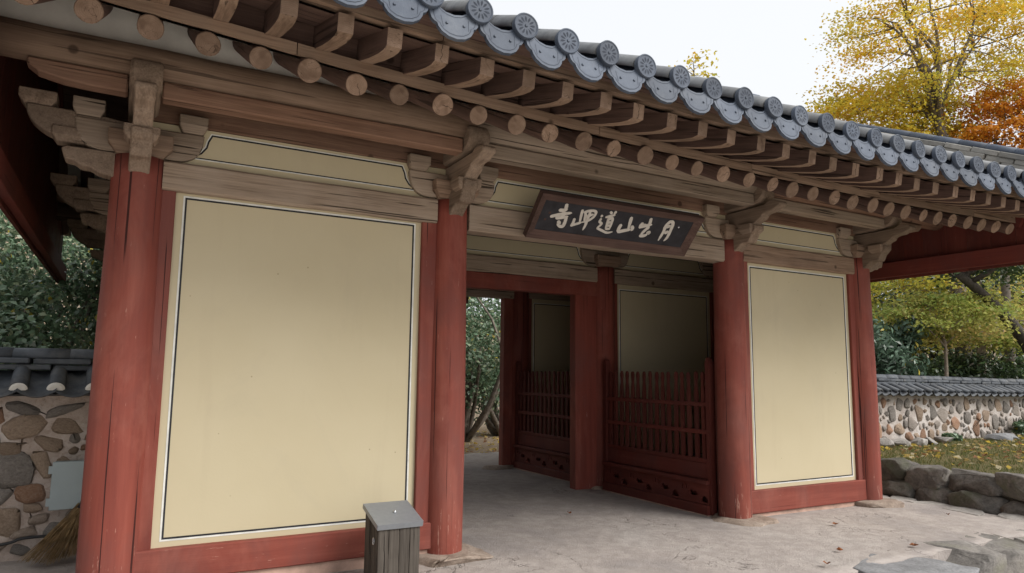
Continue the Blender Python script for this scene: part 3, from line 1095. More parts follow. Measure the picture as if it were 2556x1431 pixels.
# ---- roof
EZ = lambda x: 0.0058 * (x - 3.3) ** 2
ZR = lambda y: 3.442 + 0.47 * (y + 2.05)      # tile bed on the front slope
mirror = lambda y: 2 * YMID - y
prof_top = [(-1.97 + (YMID + 1.97) * i / 10, ZR(-1.97 + (YMID + 1.97) * i / 10) - 0.055) for i in range(11)]
prof_bot = [(-1.86, 3.372), (-1.33, 3.50), (-1.29, 3.32), (-0.42, 3.80), (0.3, 4.12), (1.3, 4.6), (YMID, 5.05)]
loop = prof_top + [(mirror(y), z) for y, z in prof_top[-2::-1]] + [(mirror(y), z) for y, z in prof_bot] + prof_bot[-2::-1]
mb = MB()
rx = [XL + (XR - XL) * i / 16 for i in range(17)]
n = len(loop)
mb.add([(x, y, z + EZ(x)) for x in rx for (y, z) in loop],
       [(i * n + k, i * n + (k + 1) % n, (i + 1) * n + (k + 1) % n, (i + 1) * n + k) for i in range(16) for k in range(n)])
mb.f.append(list(range(n))[::-1]); mb.m.append(0); mb.sm.append(False)
mb.f.append([16 * n + k for k in range(n)]); mb.m.append(0); mb.sm.append(False)
roof = mb.build('roof', [wood_dark], gate)

# round rafters
RS = 0.52
TH = math.atan(RS)


def slope_rot(th, side=-1):
    """local X runs up the slope; side -1 = front slope"""
    c_, s_ = math.cos(th), math.sin(th)
    X = Vector((0, c_ * -side, s_)); Z = Vector((0, -s_ * -side, c_))
    Y = Z.cross(X)
    return Matrix((X, Y, Z)).transposed()


def rafter_mesh(r, L, seed):
    mb = MB()
    sides, seg = 18, 6
    vs = []
    for i in range(seg + 1):
        u = i / seg
        for k in range(sides):
            a = 2 * math.pi * k / sides
            q = r * (1 + 0.05 * noise.noise(Vector((math.cos(a) + seed * 3, math.sin(a), u * 3)))) * (0.97 + 0.06 * u)
            vs.append((L * u, q * math.cos(a), q * math.sin(a)))
    fs = [(i * sides + k, i * sides + (k + 1) % sides, (i + 1) * sides + (k + 1) % sides, (i + 1) * sides + k)
          for i in range(seg) for k in range(sides)]
    mb.add(vs, fs, 0, True)
    # slightly domed, chamfered end
    tl = ((seed * 37 % 11) / 11 - 0.5) * 0.16
    for k in range(sides):
        mb.v[k] = (mb.v[k][0] + mb.v[k][1] * tl, mb.v[k][1], mb.v[k][2])
    vs[:sides] = mb.v[:sides]
    ce = [(vs[k][0] - 0.006, vs[k][1] * 0.93, vs[k][2] * 0.93) for k in range(sides)]
    mb.add([vs[k] for k in range(sides)] + ce, [(k, sides + k, sides + (k + 1) % sides, (k + 1) % sides) for k in range(sides)], 1)
    b = len(mb.v) - sides
    mb.f.append([b + k for k in range(sides)][::-1]); mb.m.append(1); mb.sm.append(False)
    mb.f.append([seg * sides + k for k in range(sides)]); mb.m.append(1); mb.sm.append(False)
    return mb.mesh('rafter')


RAF = [rafter_mesh(0.073 + 0.0025 * (i % 5 - 2), 2.2, i) for i in range(10)]
YRF, ZRF = -1.35, 3.178
RAFTER_X = [-2.40 + 0.2878 * i for i in range(-3, 32)]
rr = random.Random(3)
for i, x in enumerate(RAFTER_X):
    for side in (-1, 1):
        if side == 1 and x > -0.9:
            continue
        yy = YRF + rr.uniform(-0.022, 0.022)
        o = obj('rafter', RAF[rr.randrange(10)], roof, (x + rr.uniform(-0.008, 0.008), yy if side < 0 else mirror(yy), ZRF + EZ(x) + rr.uniform(-0.004, 0.004)),
                slope_rot(TH, side) @ Matrix.Rotation(rr.uniform(0, 6.28), 3, 'X'), [wood_dark, wood_end])

# plaster between the rafters
for side in (-1, 1):
    mb = MB()
    f_ = (lambda y: y) if side < 0 else mirror
    pr = [(y, ZRF + (y - YRF) * RS + 0.05) for y in (-1.29, -0.42, 0.25)]
    mb.add([(x, f_(y), z + EZ(x)) for x in rx for (y, z) in pr],
           [(i * 3 + k, i * 3 + k + 1, (i + 1) * 3 + k + 1, (i + 1) * 3 + k) for i in range(16) for k in range(2)], 0, True)
    mb.add([(x, f_(YP), z) for x in rx for z in (3.58, 3.78 + EZ(x))],
           [(i * 2, i * 2 + 1, (i + 1) * 2 + 1, (i + 1) * 2) for i in range(16)])
    mb.build('soffit_plaster', [white_plaster], roof)


def curved_board(name, x0, x1, poly, mat, parent, side=-1):
    """board along X with a (y,z) section that follows the curve of the eave"""
    seg = max(3, int((x1 - x0) / 0.3))
    xm = (x0 + x1) / 2
    ym = sum(p[0] for p in poly) / len(poly)
    zm = sum(p[1] for p in poly) / len(poly) + EZ(xm)
    n = len(poly)
    vs = []
    for i in range(seg + 1):
        x = x0 + (x1 - x0) * i / seg
        for (y, z) in poly:
            vs.append((x - xm, (y - ym) * (1 if side < 0 else -1), z + EZ(x) - zm + 0.002 * math.sin(x * 5 + y)))
    m = MB()
    m.add(vs, [(i * n + k, i * n + (k + 1) % n, (i + 1) * n + (k + 1) % n, (i + 1) * n + k) for i in range(seg) for k in range(n)])
    m.f.append(list(range(n))[::-1]); m.m.append(0); m.sm.append(False)
    m.f.append([seg * n + k for k in range(n)]); m.m.append(0); m.sm.append(False)
    return m.build(name, [mat], parent, (xm, ym if side < 0 else mirror(ym), zm))


cuts_low = [XL + 0.02, -1.62, 0.62, 2.25, 4.05, 5.75, XR - 0.02]
cuts_up = [XL + 0.02, -0.9, 1.05, 3.4, 5.2, XR - 0.02]
for side in (-1, 1):
    for a, b_ in zip(cuts_low[:-1], cuts_low[1:]):
        if side == 1 and a > -1.7:
            continue
        curved_board('eave_board', a + 0.003, b_ - 0.003, [(-1.365, 3.248), (-1.26, 3.290), (-1.26, 3.36), (-1.365, 3.325)], wood_x, roof, side)
    for a, b_ in zip(cuts_up[:-1], cuts_up[1:]):
        if side == 1 and a > -1.0:
            continue
        curved_board('eave_board', a + 0.003, b_ - 0.003, [(-1.905, 3.328), (-1.81, 3.345), (-1.81, 3.465), (-1.89, 3.455)], wood_x, roof, side)
        curved_board('tile_batten', a + 0.003, b_ - 0.003, [(-1.965, 3.420), (-1.892, 3.42), (-1.87, 3.495), (-1.945, 3.480)], wood_dark, roof, side)

# flying rafters
FT = math.atan(0.30)


def fly_mesh(w, seed):
    rnd = random.Random(seed)
    L = 0.78
    poly = [(0.0, 0.034)] + [(0.05, 0.016), (0.14, 0.004), (0.34, -0.004), (L, 0.0), (L, 0.135), (0.4, 0.135), (0.012, 0.135)]
    m = MB().prism(poly, -w / 2, w / 2, 'Y')
    # the sloped end face gets the end grain
    for f_, q in enumerate(m.f):
        if len(q) == 4 and all(abs(m.v[i][0]) < 0.02 for i in q):
            m.m[f_] = 1
        elif len(q) == 4 and all(m.v[i][2] < 0.04 for i in q):
            m.m[f_] = 2
    return m.mesh('flying_rafter')


FLY = [fly_mesh(0.088 + 0.004 * (i % 3 - 1), i) for i in range(5)]
FLY_X = [-1.775 + 0.2925 * i for i in range(-5, 29)]
for i, x in enumerate(FLY_X):
    for side in (-1, 1):
        if side == 1 and x > -0.9:
            continue
        yy = -1.885 + rr.uniform(-0.012, 0.012)
        obj('flying_rafter', FLY[rr.randrange(5)], roof, (x + rr.uniform(-0.008, 0.008), yy if side < 0 else mirror(yy), 3.165 + EZ(x)),
            slope_rot(FT, side) @ Matrix.Rotation(rr.uniform(-0.02, 0.02), 3, 'Z'), [wood_dark, wood_end, wood_x])  # sides carry shade in the wood colour; undersides stay plain brown
for side in (-1, 1):
    mb = MB()
    f_ = (lambda y: y) if side < 0 else mirror
    mb.add([(x, f_(y), z + EZ(x)) for x in rx for (y, z) in ((-1.84, 3.165 + 0.150), (-1.27, 3.165 + 0.150 + 0.61 * 0.30))],
           [(i * 2, i * 2 + 1, (i + 1) * 2 + 1, (i + 1) * 2) for i in range(16)])
    mb.build('soffit_board', [wood_dark], roof)

# ---- tiles of the front eave
SL = math.atan(0.47)


def disc_mesh():
    m = MB()
    n = 28
    R = 0.081
    # rim, recessed face, back
    def ringv(r, y):
        return [(r * math.cos(2 * math.pi * k / n), y, r * math.sin(2 * math.pi * k / n)) for k in range(n)]
    prof = [(R, 0.02), (R, -0.012), (R - 0.003, -0.0155), (R - 0.009, -0.0155), (R - 0.012, -0.0115)]
    vs = []
    for r, y in prof:
        vs += ringv(r, y)
    fs = [(i * n + k, i * n + (k + 1) % n, (i + 1) * n + (k + 1) % n, (i + 1) * n + k) for i in range(len(prof) - 1) for k in range(n)]
    m.add(vs, fs, 0, True)
    b = len(prof) - 1
    m.f.append([b * n + k for k in range(n)]); m.m.append(0); m.sm.append(False)
    # lotus: twelve petals as sunk dark strokes with a raised heart
    for k in range(12):
        a = 2 * math.pi * k / 12
        ca, sa = math.cos(a), math.sin(a)
        pts = []
        for r, w in ((0.022, 0.0), (0.034, 0.0050), (0.048, 0.0068), (0.060, 0.0)):
            pts.append((r, w))
        poly = [(r, w) for r, w in pts] + [(r, -w) for r, w in pts[-2:0:-1]]
        m.add([(r * ca - w * sa, -0.0122, r * sa + w * ca) for r, w in poly], [tuple(range(len(poly)))], 1)
    hv = [(0.012 * math.cos(2 * math.pi * k / 10), -0.011, 0.012 * math.sin(2 * math.pi * k / 10)) for k in range(10)]
    hv2 = [(0.007 * math.cos(2 * math.pi * k / 10), -0.017, 0.007 * math.sin(2 * math.pi * k / 10)) for k in range(10)]
    m.add(hv + hv2, [(k, (k + 1) % 10, 10 + (k + 1) % 10, 10 + k) for k in range(10)] + [tuple(range(10, 20))], 0)
    return m.mesh('lotus_end_disc')


def convex_mesh(L=0.34, r=0.08, name='convex_tile', lip=True):
    m = MB()
    n = 10
    secs = [(0.0, r), (L, r * 0.93)]
    if lip:
        secs = [(0.0, r), (L * 0.86, r), (L * 0.87, r * 0.93), (L, r * 0.93)]
    vs = []
    for x, q in secs:
        for k in range(n + 1):
            a = math.pi * k / n
            vs.append((x, q * math.cos(a), q * math.sin(a)))
        for k in range(n + 1):
            a = math.pi * (n - k) / n
            vs.append((x, (q - 0.016) * math.cos(a), (q - 0.016) * math.sin(a) - 0.004))
    c_ = 2 * (n + 1)
    fs = [(i * c_ + k, i * c_ + (k + 1) % c_, (i + 1) * c_ + (k + 1) % c_, (i + 1) * c_ + k) for i in range(len(secs) - 1) for k in range(c_)]
    m.add(vs, fs, 0, True)
    m.f.append(list(range(c_))[::-1]); m.m.append(0); m.sm.append(False)
    return m.mesh(name)


def apron_mesh():
    half = [(0.0, -0.040), (0.05, -0.030), (0.09, -0.004), (0.120, 0.036), (0.142, 0.046), (0.149, 0.0), (0.150, -0.05), (0.142, -0.088), (0.128, -0.106),
            (0.112, -0.114), (0.106, -0.138), (0.088, -0.166), (0.05, -0.192), (0.0, -0.202)]
    top = half[:5]
    low = half[5:]
    out = top + low + [(-a, b) for a, b in low[-2::-1]] + [(-a, b) for a, b in top[:0:-1]]
    m = MB()
    m.prism(out, -0.012, 0.012, 'Y')
    ins = []
    cx, cz = 0.0, -0.11
    # sunk outline just inside the edge
    outline = [(a * 0.86, cz + (b - cz) * 0.80) for a, b in out]
    a2 = [(a * 0.965, cz + (b - cz) * 0.93) for a, b in outline]
    n = len(outline)
    m.add([(a, -0.0128, b) for a, b in outline] + [(a, -0.0128, b) for a, b in a2],
          [(i, (i + 1) % n, n + (i + 1) % n, n + i) for i in range(n)], 1)
    for s in (-1, 1):
        m.tube([(s * 0.052, -0.010, -0.105), (s * 0.052, -0.020, -0.105)], [0.010, 0.007], 8)
        # two upright folds
        m.add([(s * 0.083, -0.0128, -0.06), (s * 0.086, -0.0128, -0.06), (s * 0.078, -0.0128, -0.135), (s * 0.075, -0.0128, -0.135)], [(0, 1, 2, 3)], 1)
    # tip it so that the foot stands forward of the head
    t_ = math.radians(13)
    m.v = [(x, y * math.cos(t_) + z * math.sin(t_), z * math.cos(t_) - y * math.sin(t_)) for x, y, z in m.v]
    # trough of the tile behind it
    k_ = 8
    vs = []
    for yb, zb in ((0.0, 0.0), (0.34, 0.34 * 0.47)):
        for dz_ in (0.0, -0.018):
            for k in range(k_ + 1):
                x = -0.146 + 0.292 * k / k_
                vs.append((x, yb, zb + 0.03 - 0.092 * (1 - (x / 0.146) ** 2) + dz_))
    c_ = k_ + 1
    fs = []
    for k in range(k_):
        fs.append((k, k + 1, 2 * c_ + k + 1, 2 * c_ + k))
        fs.append((c_ + k + 1, c_ + k, 3 * c_ + k, 3 * c_ + k + 1))
    m.add(vs, fs, 0, True)
    return m.mesh('concave_end_tile')


ME_disc, ME_convex, ME_apron = disc_mesh(), convex_mesh(), apron_mesh()
TILE_X = [-0.752 + 0.306 * i for i in range(-8, 25)]
YD = -2.05
for x in TILE_X:
    dz = EZ(x)
    ry = Matrix.Rotation(rr.uniform(-0.08, 0.08), 3, 'Z') @ Matrix.Rotation(rr.uniform(-0.05, 0.05), 3, 'X') @ Matrix.Rotation(rr.uniform(0, 0.5), 3, 'Y')
    e = obj('lotus_end_tile', ME_disc, roof, (x, YD - 0.022 + rr.uniform(-0.008, 0.008), 3.476 + dz + rr.uniform(-0.005, 0.005)), ry, [tile_blue, tile_line])
    for k in range(2):
        y = YD + 0.015 + 0.29 * k
        obj('convex_tile', ME_convex, roof, (x, y, ZR(y) + 0.03 + dz), slope_rot(SL, -1) @ Matrix.Rotation(rr.uniform(-0.03, 0.03), 3, 'Z'), [tile_top])
for x in TILE_X[:-1]:
    xm = x + 0.153
    obj('concave_end_tile', ME_apron, roof, (xm, YD + 0.005, 3.446 + EZ(xm) + rr.uniform(-0.005, 0.005)),
        Matrix.Rotation(rr.uniform(-0.07, 0.07), 3, 'Z') @ Matrix.Rotation(rr.uniform(-0.045, 0.045), 3, 'Y'), [tile_blue, tile_line])

# the rest of both slopes: rows of tiles nobody can tell apart from below
mb = MB()
for side in (-1, 1):
    f_ = (lambda y: y) if side < 0 else mirror
    ysl = [YD + (0.60 if side < 0 else 0.0) + 0.29 * k for k in range(14 if side < 0 else 16)]
    ysl = [y for y in ysl if y < YMID - 0.1] + [YMID]
    for x in TILE_X:
        vs = []
        nn = 8
        for q, y in enumerate(ysl):
            for e_ in ((0.0,) if q == 0 else (-0.006, 0.0)):
                r_ = 0.08 if e_ == 0.0 else 0.072
                for k in range(nn + 1):
                    a = math.pi * k / nn
                    vs.append((x + r_ * math.cos(a), f_(y + e_), ZR(y) + 0.03 + EZ(x) + r_ * math.sin(a)))
        rows = len(vs) // (nn + 1)
        mb.add(vs, [(i * (nn + 1) + k, (i + 1) * (nn + 1) + k, (i + 1) * (nn + 1) + k + 1, i * (nn + 1) + k + 1) for i in range(rows - 1) for k in range(nn)], 0, True)
    for x in [XL + 0.02] + [q + 0.153 for q in TILE_X]:
        vs = []
        for y in ysl:
            for k in range(5):
                u = -0.12 + 0.06 * k
                vs.append((x + u, f_(y), ZR(y) + EZ(x) - 0.03 + (u / 0.12) ** 2 * 0.05))
        rows = len(ysl)
        mb.add(vs, [(i * 5 + k, (i + 1) * 5 + k, (i + 1) * 5 + k + 1, i * 5 + k + 1) for i in range(rows - 1) for k in range(4)], 0, True)
o = mb.build('roof_tiles', [tile_top], roof)
o['kind'] = 'stuff'

# descending ridge over the right gable and main ridge
def slab_mesh(L, w, h, seed):
    me = beveled(MB().box(0, L * 0.97, -w / 2, w / 2, 0, h), 0.008)
    return me


SLABS = [slab_mesh(0.33, 0.24, 0.062, i) for i in range(3)]
ME_ridge_round = convex_mesh(0.335, 0.075, 'ridge_round_tile', True)
XDR = 6.52
th_dr = math.atan(0.475)
yk = -1.78
while yk < YMID - 0.1:
    zb = ZR(yk) + EZ(XDR)
    for c_ in range(4):
        yo = yk + (0.15 if c_ % 2 else 0.0)
        zz = ZR(yo) + EZ(XDR) + 0.055 + c_ * 0.066
        obj('ridge_slab', SLABS[rr.randrange(3)], roof, (XDR + rr.uniform(-0.012, 0.012), yo, zz),
            slope_rot(th_dr + rr.uniform(-0.015, 0.015), -1) @ Matrix.Rotation(rr.uniform(-0.03, 0.03), 3, 'Z'), [tile_slab])
    obj('ridge_round_tile', ME_ridge_round, roof, (XDR, yk, zb + 0.325), slope_rot(th_dr, -1), [tile_blue])
    yk += 0.302
mb = MB()
for c_ in range(6):
    x = XL + 0.1
    while x < XR - 0.3:
        mb.box(x, x + 0.32, YMID - 0.15 + 0.008 * c_, YMID + 0.15 - 0.008 * c_, ZR(YMID) + EZ(x) + 0.02 + c_ * 0.085, ZR(YMID) + EZ(x) + 0.095 + c_ * 0.085)
        x += 0.33
mb.build('main_ridge', [tile_slab], roof)
L = XR - XL - 0.3
MB().tube([(-L / 2 + L * i / 16, 0, EZ(XL + 0.15 + L * i / 16)) for i in range(17)], 0.085, 12).build('ridge_cap', [tile_blue], roof, ((XL + XR) / 2, YMID, ZR(YMID) + 0.55))

# ---- infill between wall plates and roof
for y in (YC[0] + 0.02, YC[2] - 0.02):
    MB().box(XC[0], XC[3], -0.02, 0.02, 3.44, 4.02).build('upper_infill', [cream], gate, (0, y, 0))
for x in (XC[0], XC[3]):
    gp = [(-0.02, 3.46), (YC[2] + 0.02, 3.46), (YC[2] + 0.02, 3.98), (mirror(0.3), 4.16), (mirror(1.3), 4.64), (YMID, 5.08), (1.3, 4.64), (0.3, 4.16), (-0.02, 3.98)]
    MB().prism(gp, -0.02, 0.02, 'X').build('gable_wall', [cream], gate, (x, 0, 0))

# ---- wind boards under both gables
PL_L, PL_R = -3.29, 6.70


def under_roof(y):
    yy = y if y < YMID else mirror(y)
    for (a, za), (b_, zb) in zip(prof_bot[:-1], prof_bot[1:]):
        if a <= yy <= b_:
            return za + (zb - za) * (yy - a) / (b_ - a)
    return prof_bot[0][1]


for s, x, zb in ((-1, PL_L, 2.735), (1, PL_R, 2.855)):
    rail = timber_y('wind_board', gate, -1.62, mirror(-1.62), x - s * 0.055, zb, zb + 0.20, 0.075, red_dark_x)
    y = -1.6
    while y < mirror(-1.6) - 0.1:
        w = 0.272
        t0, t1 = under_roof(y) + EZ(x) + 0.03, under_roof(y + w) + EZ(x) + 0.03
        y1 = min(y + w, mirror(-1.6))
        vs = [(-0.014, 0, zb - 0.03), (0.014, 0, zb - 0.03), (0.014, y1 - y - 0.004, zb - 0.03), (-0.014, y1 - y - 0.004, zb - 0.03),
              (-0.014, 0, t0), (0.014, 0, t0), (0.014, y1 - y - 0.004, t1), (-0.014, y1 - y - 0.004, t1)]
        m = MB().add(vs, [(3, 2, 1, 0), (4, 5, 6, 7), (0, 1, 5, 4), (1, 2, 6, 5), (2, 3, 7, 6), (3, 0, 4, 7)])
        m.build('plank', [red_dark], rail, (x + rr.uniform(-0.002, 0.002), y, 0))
        y += w
    # edge rail that follows the slope of the roof on the inside of the boards
    for sd in (-1, 1):
        f_ = (lambda q: q) if sd < 0 else mirror
        Lr = math.hypot(1.0, 0.48) * 3.2
        MB().beam(Lr, 0.05, 0.14, 0.005, 4).build('barge_rail', [red_dark_x], rail,
            (x - s * 0.045, f_(-1.4 + 1.55), 3.24 + EZ(x) + 1.6 * RS), slope_rot(TH, sd))

# ------------------------------------------------------------------ name plaque over the passage
PW, PH = 1.88, 0.45
p_rot = Matrix(((1, 0, 0), (0, -0.66712, -0.74495), (0, 0.74495, -0.66712)))   # local x along facade, local y up the board, local z = back side
p_x = Vector((1, 0, 0)); p_y = Vector((0, -0.66712, 0.74495)); p_z = p_x.cross(p_y)
p_rot = Matrix((p_x, p_y, p_z)).transposed()
P0 = Vector((0.652, -0.175, 2.738))
plaque = empty('name_plaque', P0 + p_x * PW / 2, 'long black name board with six pale brush characters hung over the passage', 'sign')


def on_plaque(mb, name, mats, parent=None):
    return mb.build(name, mats, parent or plaque, P0, p_rot)


# p_z points to the back of the board or to the viewer?  front = away from the wall
FRONT = 1.0 if (p_z.dot(Vector((0, -1, -0.6))) > 0) else -1.0


def zbox(mb, x0, x1, y0, y1, d0, d1):
    a, b_ = sorted((d0 * FRONT, d1 * FRONT))
    return mb.box(x0, x1, y0, y1, a, b_)


board = on_plaque(zbox(MB(), 0.05, PW - 0.05, 0.05, PH - 0.05, -0.02, 0.008), 'board', [board_black])
fw = 0.075


def frame_bar(pts):
    """bevelled frame bar: outer edge raised forward, inner edge sinking to the board"""
    (ox0, oy0), (ox1, oy1), (ix1, iy1), (ix0, iy0) = pts
    m = MB()
    f, k = FRONT, 0.045
    vs = [(ox0, oy0, -0.02 * f), (ox1, oy1, -0.02 * f), (ix1, iy1, -0.02 * f), (ix0, iy0, -0.02 * f),
          (ox0, oy0, k * f), (ox1, oy1, k * f), (ix1, iy1, 0.012 * f), (ix0, iy0, 0.012 * f)]
    m.add(vs, [(0, 1, 2, 3), (7, 6, 5, 4), (0, 4, 5, 1), (1, 5, 6, 2), (2, 6, 7, 3), (3, 7, 4, 0)])
    me = m.mesh('frame_bar')
    bm = bmesh.new(); bm.from_mesh(me)
    bmesh.ops.recalc_face_normals(bm, faces=bm.faces[:])
    bm.to_mesh(me); bm.free()
    return obj('frame_bar', me, plaque, P0, p_rot, [frame_brown])


o_, i_ = 0.0, fw
frame_bar([(0, 0), (PW, 0), (PW - fw, fw), (fw, fw)])
frame_bar([(PW, PH), (0, PH), (fw, PH - fw), (PW - fw, PH - fw)])
frame_bar([(0, PH), (0, 0), (fw, fw), (fw, PH - fw)])
frame_bar([(PW, 0), (PW, PH), (PW - fw, PH - fw), (PW - fw, fw)])


def brush(mb, pts, w, z=0.0105):
    """a brush stroke: smoothed polyline with a swelling width, slightly raised off the board"""
    pts = arc_pts(pts, 5)
    n = len(pts)
    L, R_ = [], []
    for i, p in enumerate(pts):
        a = Vector(pts[max(0, i - 1)]); b_ = Vector(pts[min(n - 1, i + 1)])
        d = (b_ - a)
        d = d.normalized() if d.length > 1e-6 else Vector((1, 0))
        nn = Vector((-d.y, d.x))
        u = i / (n - 1)
        k = w * (0.62 + 0.5 * math.sin(math.pi * min(1, u * 0.75 + 0.22))) * (1 + 0.18 * noise.noise(Vector((p[0] * 60, p[1] * 60, 0))))
        if u > 0.93:
            k *= 0.72
        L.append(Vector(p) + nn * k)
        R_.append(Vector(p) - nn * k)
    f = FRONT
    d0 = (Vector(pts[0]) - Vector(pts[1])).normalized() * w * 0.5
    d1 = (Vector(pts[-1]) - Vector(pts[-2])).normalized() * w * 0.5
    out = [Vector(pts[0]) + d0] + L + [Vector(pts[-1]) + d1] + R_[::-1]
    N = len(out)
    top = [(p.x, p.y, z * f) for p in out]
    bot = [(p.x, p.y, 0.006 * f) for p in out]
    vs = top + bot
    fs = [(i, (i + 1) % N, N + (i + 1) % N, N + i) for i in range(N)]
    # fan the top as strips
    m = len(L)
    fs.append((0, 1, 2 * m + 1))
    for i in range(m - 1):
        fs.append((1 + i, 2 + i, 2 * m - i, 2 * m + 1 - i))
    fs.append((m, m + 1, m + 2))
    mb.add(vs, fs)


CHARS = [
    (0.0155, [[(0.299, 0.362), (0.307, 0.316), (0.293, 0.275)], [(0.248, 0.296), (0.295, 0.299), (0.324, 0.315)],
              [(0.189, 0.221), (0.267, 0.252), (0.338, 0.274), (0.383, 0.284)], [(0.308, 0.269), (0.306, 0.237), (0.282, 0.218)],
              [(0.246, 0.217), (0.295, 0.224), (0.359, 0.245)], [(0.347, 0.235), (0.355, 0.18), (0.349, 0.139), (0.316, 0.139), (0.285, 0.155)],
              [(0.281, 0.183), (0.312, 0.167)]]),
    (0.0125, [[(0.485, 0.33), (0.495, 0.272), (0.511, 0.201)], [(0.439, 0.232), (0.444, 0.184), (0.431, 0.158)],
              [(0.431, 0.158), (0.479, 0.181), (0.527, 0.204)],
              [(0.513, 0.306), (0.545, 0.327), (0.606, 0.339), (0.635, 0.323), (0.629, 0.274), (0.583, 0.227), (0.533, 0.208)],
              [(0.532, 0.301), (0.551, 0.223)], [(0.548, 0.267), (0.614, 0.304)], [(0.572, 0.322), (0.576, 0.243), (0.581, 0.178), (0.576, 0.132)]]),
    (0.0115, [[(0.715, 0.306), (0.713, 0.286)], [(0.72, 0.27), (0.719, 0.237), (0.748, 0.221), (0.737, 0.191), (0.72, 0.172)],
              [(0.722, 0.168), (0.782, 0.151), (0.852, 0.134), (0.906, 0.15)], [(0.787, 0.353), (0.813, 0.336)],
              [(0.846, 0.365), (0.835, 0.335)], [(0.761, 0.292), (0.808, 0.311), (0.851, 0.329)],
              [(0.81, 0.307), (0.801, 0.273), (0.814, 0.176)], [(0.801, 0.273), (0.84, 0.291), (0.852, 0.24), (0.859, 0.173)],
              [(0.808, 0.241), (0.847, 0.251)], [(0.815, 0.209), (0.854, 0.218)], [(0.814, 0.176), (0.857, 0.177)]]),
    (0.0165, [[(1.047, 0.328), (1.057, 0.275), (1.073, 0.201)], [(0.968, 0.238), (0.963, 0.195), (0.963, 0.161)],
              [(0.969, 0.158), (1.026, 0.178), (1.096, 0.2)], [(1.095, 0.238), (1.116, 0.215), (1.113, 0.193)]]),
    (0.0155, [[(1.275, 0.346), (1.288, 0.289), (1.28, 0.236)], [(1.206, 0.286), (1.185, 0.241)],
              [(1.187, 0.237), (1.247, 0.262), (1.315, 0.284)], [(1.297, 0.256), (1.271, 0.218), (1.245, 0.163)],
              [(1.238, 0.149), (1.287, 0.155), (1.315, 0.172)], [(1.306, 0.188), (1.328, 0.199), (1.331, 0.178)],
              [(1.228, 0.264), (1.249, 0.275)]]),
    (0.0165, [[(1.52, 0.35), (1.491, 0.298), (1.497, 0.221), (1.488, 0.127)],
              [(1.522, 0.346), (1.558, 0.333), (1.573, 0.257), (1.576, 0.169), (1.558, 0.131)], [(1.51, 0.283), (1.543, 0.301)],
              [(1.52, 0.215), (1.551, 0.236)]]),
]
for w, strokes in CHARS:
    mbc = MB()
    for q, st in enumerate(strokes):
        brush(mbc, st, w, 0.0105 + 0.0006 * q)
    on_plaque(mbc, 'character', [ink_cream])
for (sx_, sy_) in ((0.165, 0.255), (0.145, 0.185)):
    on_plaque(zbox(MB(), sx_ - 0.011, sx_ + 0.011, sy_ - 0.011, sy_ + 0.011, 0.006, 0.0095), 'seal_mark', [frame_brown])
on_plaque(MB().tube([(1.645, 0.30, 0.004 * FRONT), (1.645, 0.30, 0.02 * FRONT)], [0.011, 0.008], 10), 'nail_head', [steel])

# ------------------------------------------------------------------ picket fences inside the passage
def picket_mesh(h0, h1, w):
    prof = [(0.0, w), (0.72, w), (0.80, w * 0.80), (0.865, w * 0.48), (0.905, w * 0.62), (0.94, w * 0.86), (0.97, w * 0.78), (0.99, w * 0.42), (1.0, w * 0.1)]
    H = h1 - h0
    pts = [(b_, H * a) for a, b_ in prof] + [(-b_, H * a) for a, b_ in prof[::-1]]
    return MB().prism(pts, -0.014, 0.014, 'X').mesh('picket')


def holes_board(name, L, h, holes, thick):
    """board with real cut-outs, made from a filled 2-D curve; local x = length, y = height"""
    cu = bpy.data.curves.new(name, 'CURVE')
    cu.dimensions = '2D'
    cu.fill_mode = 'BOTH'
    cu.extrude = thick / 2
    def spline(pts):
        sp = cu.splines.new('POLY')
        sp.points.add(len(pts) - 1)
        for p, q in zip(sp.points, pts):
            p.co = (q[0], q[1], 0, 1)
        sp.use_cyclic_u = True
    spline([(-L / 2, 0), (L / 2, 0), (L / 2, h), (-L / 2, h)])
    for hl in holes:
        spline(hl)
    tmp = bpy.data.objects.new(name, cu)
    col.objects.link(tmp)
    dg = bpy.context.evaluated_depsgraph_get()
    me = bpy.data.meshes.new_from_object(tmp.evaluated_get(dg))
    bpy.data.objects.remove(tmp)
    bpy.data.curves.remove(cu)
    me.name = name
    return me


FX = 3.255
rot_y = Matrix(((0, 0, 1), (1, 0, 0), (0, 1, 0)))      # local x -> world y, local y -> world z


def cloud_holes(L, h):
    out = []
    n = 4
    for k in range(n):
        c = -L / 2 + L * (k + 0.5) / n
        u = L / n
        lobe = [(c - 0.36 * u + 0.13 * u * math.cos(t_), 0.10 * h + 0.32 * h * max(0.0, math.sin(t_))) for t_ in [math.pi * q / 8 for q in range(9)]]
        out.append(lobe)
        bat = [(c - 0.16 * u, 0.42 * h), (c - 0.08 * u, 0.62 * h), (c - 0.0 * u, 0.52 * h), (c + 0.06 * u, 0.66 * h), (c + 0.15 * u, 0.5 * h),
               (c + 0.12 * u, 0.38 * h), (c + 0.02 * u, 0.34 * h), (c - 0.08 * u, 0.36 * h)]
        out.append(bat)
        for a in (0.24, 0.36):
            out.append([(c + a * u - 0.03 * u, 0.80 * h), (c + a * u + 0.01 * u, 0.84 * h), (c + a * u + 0.02 * u, 0.62 * h), (c + a * u - 0.01 * u, 0.56 * h)])
    return out


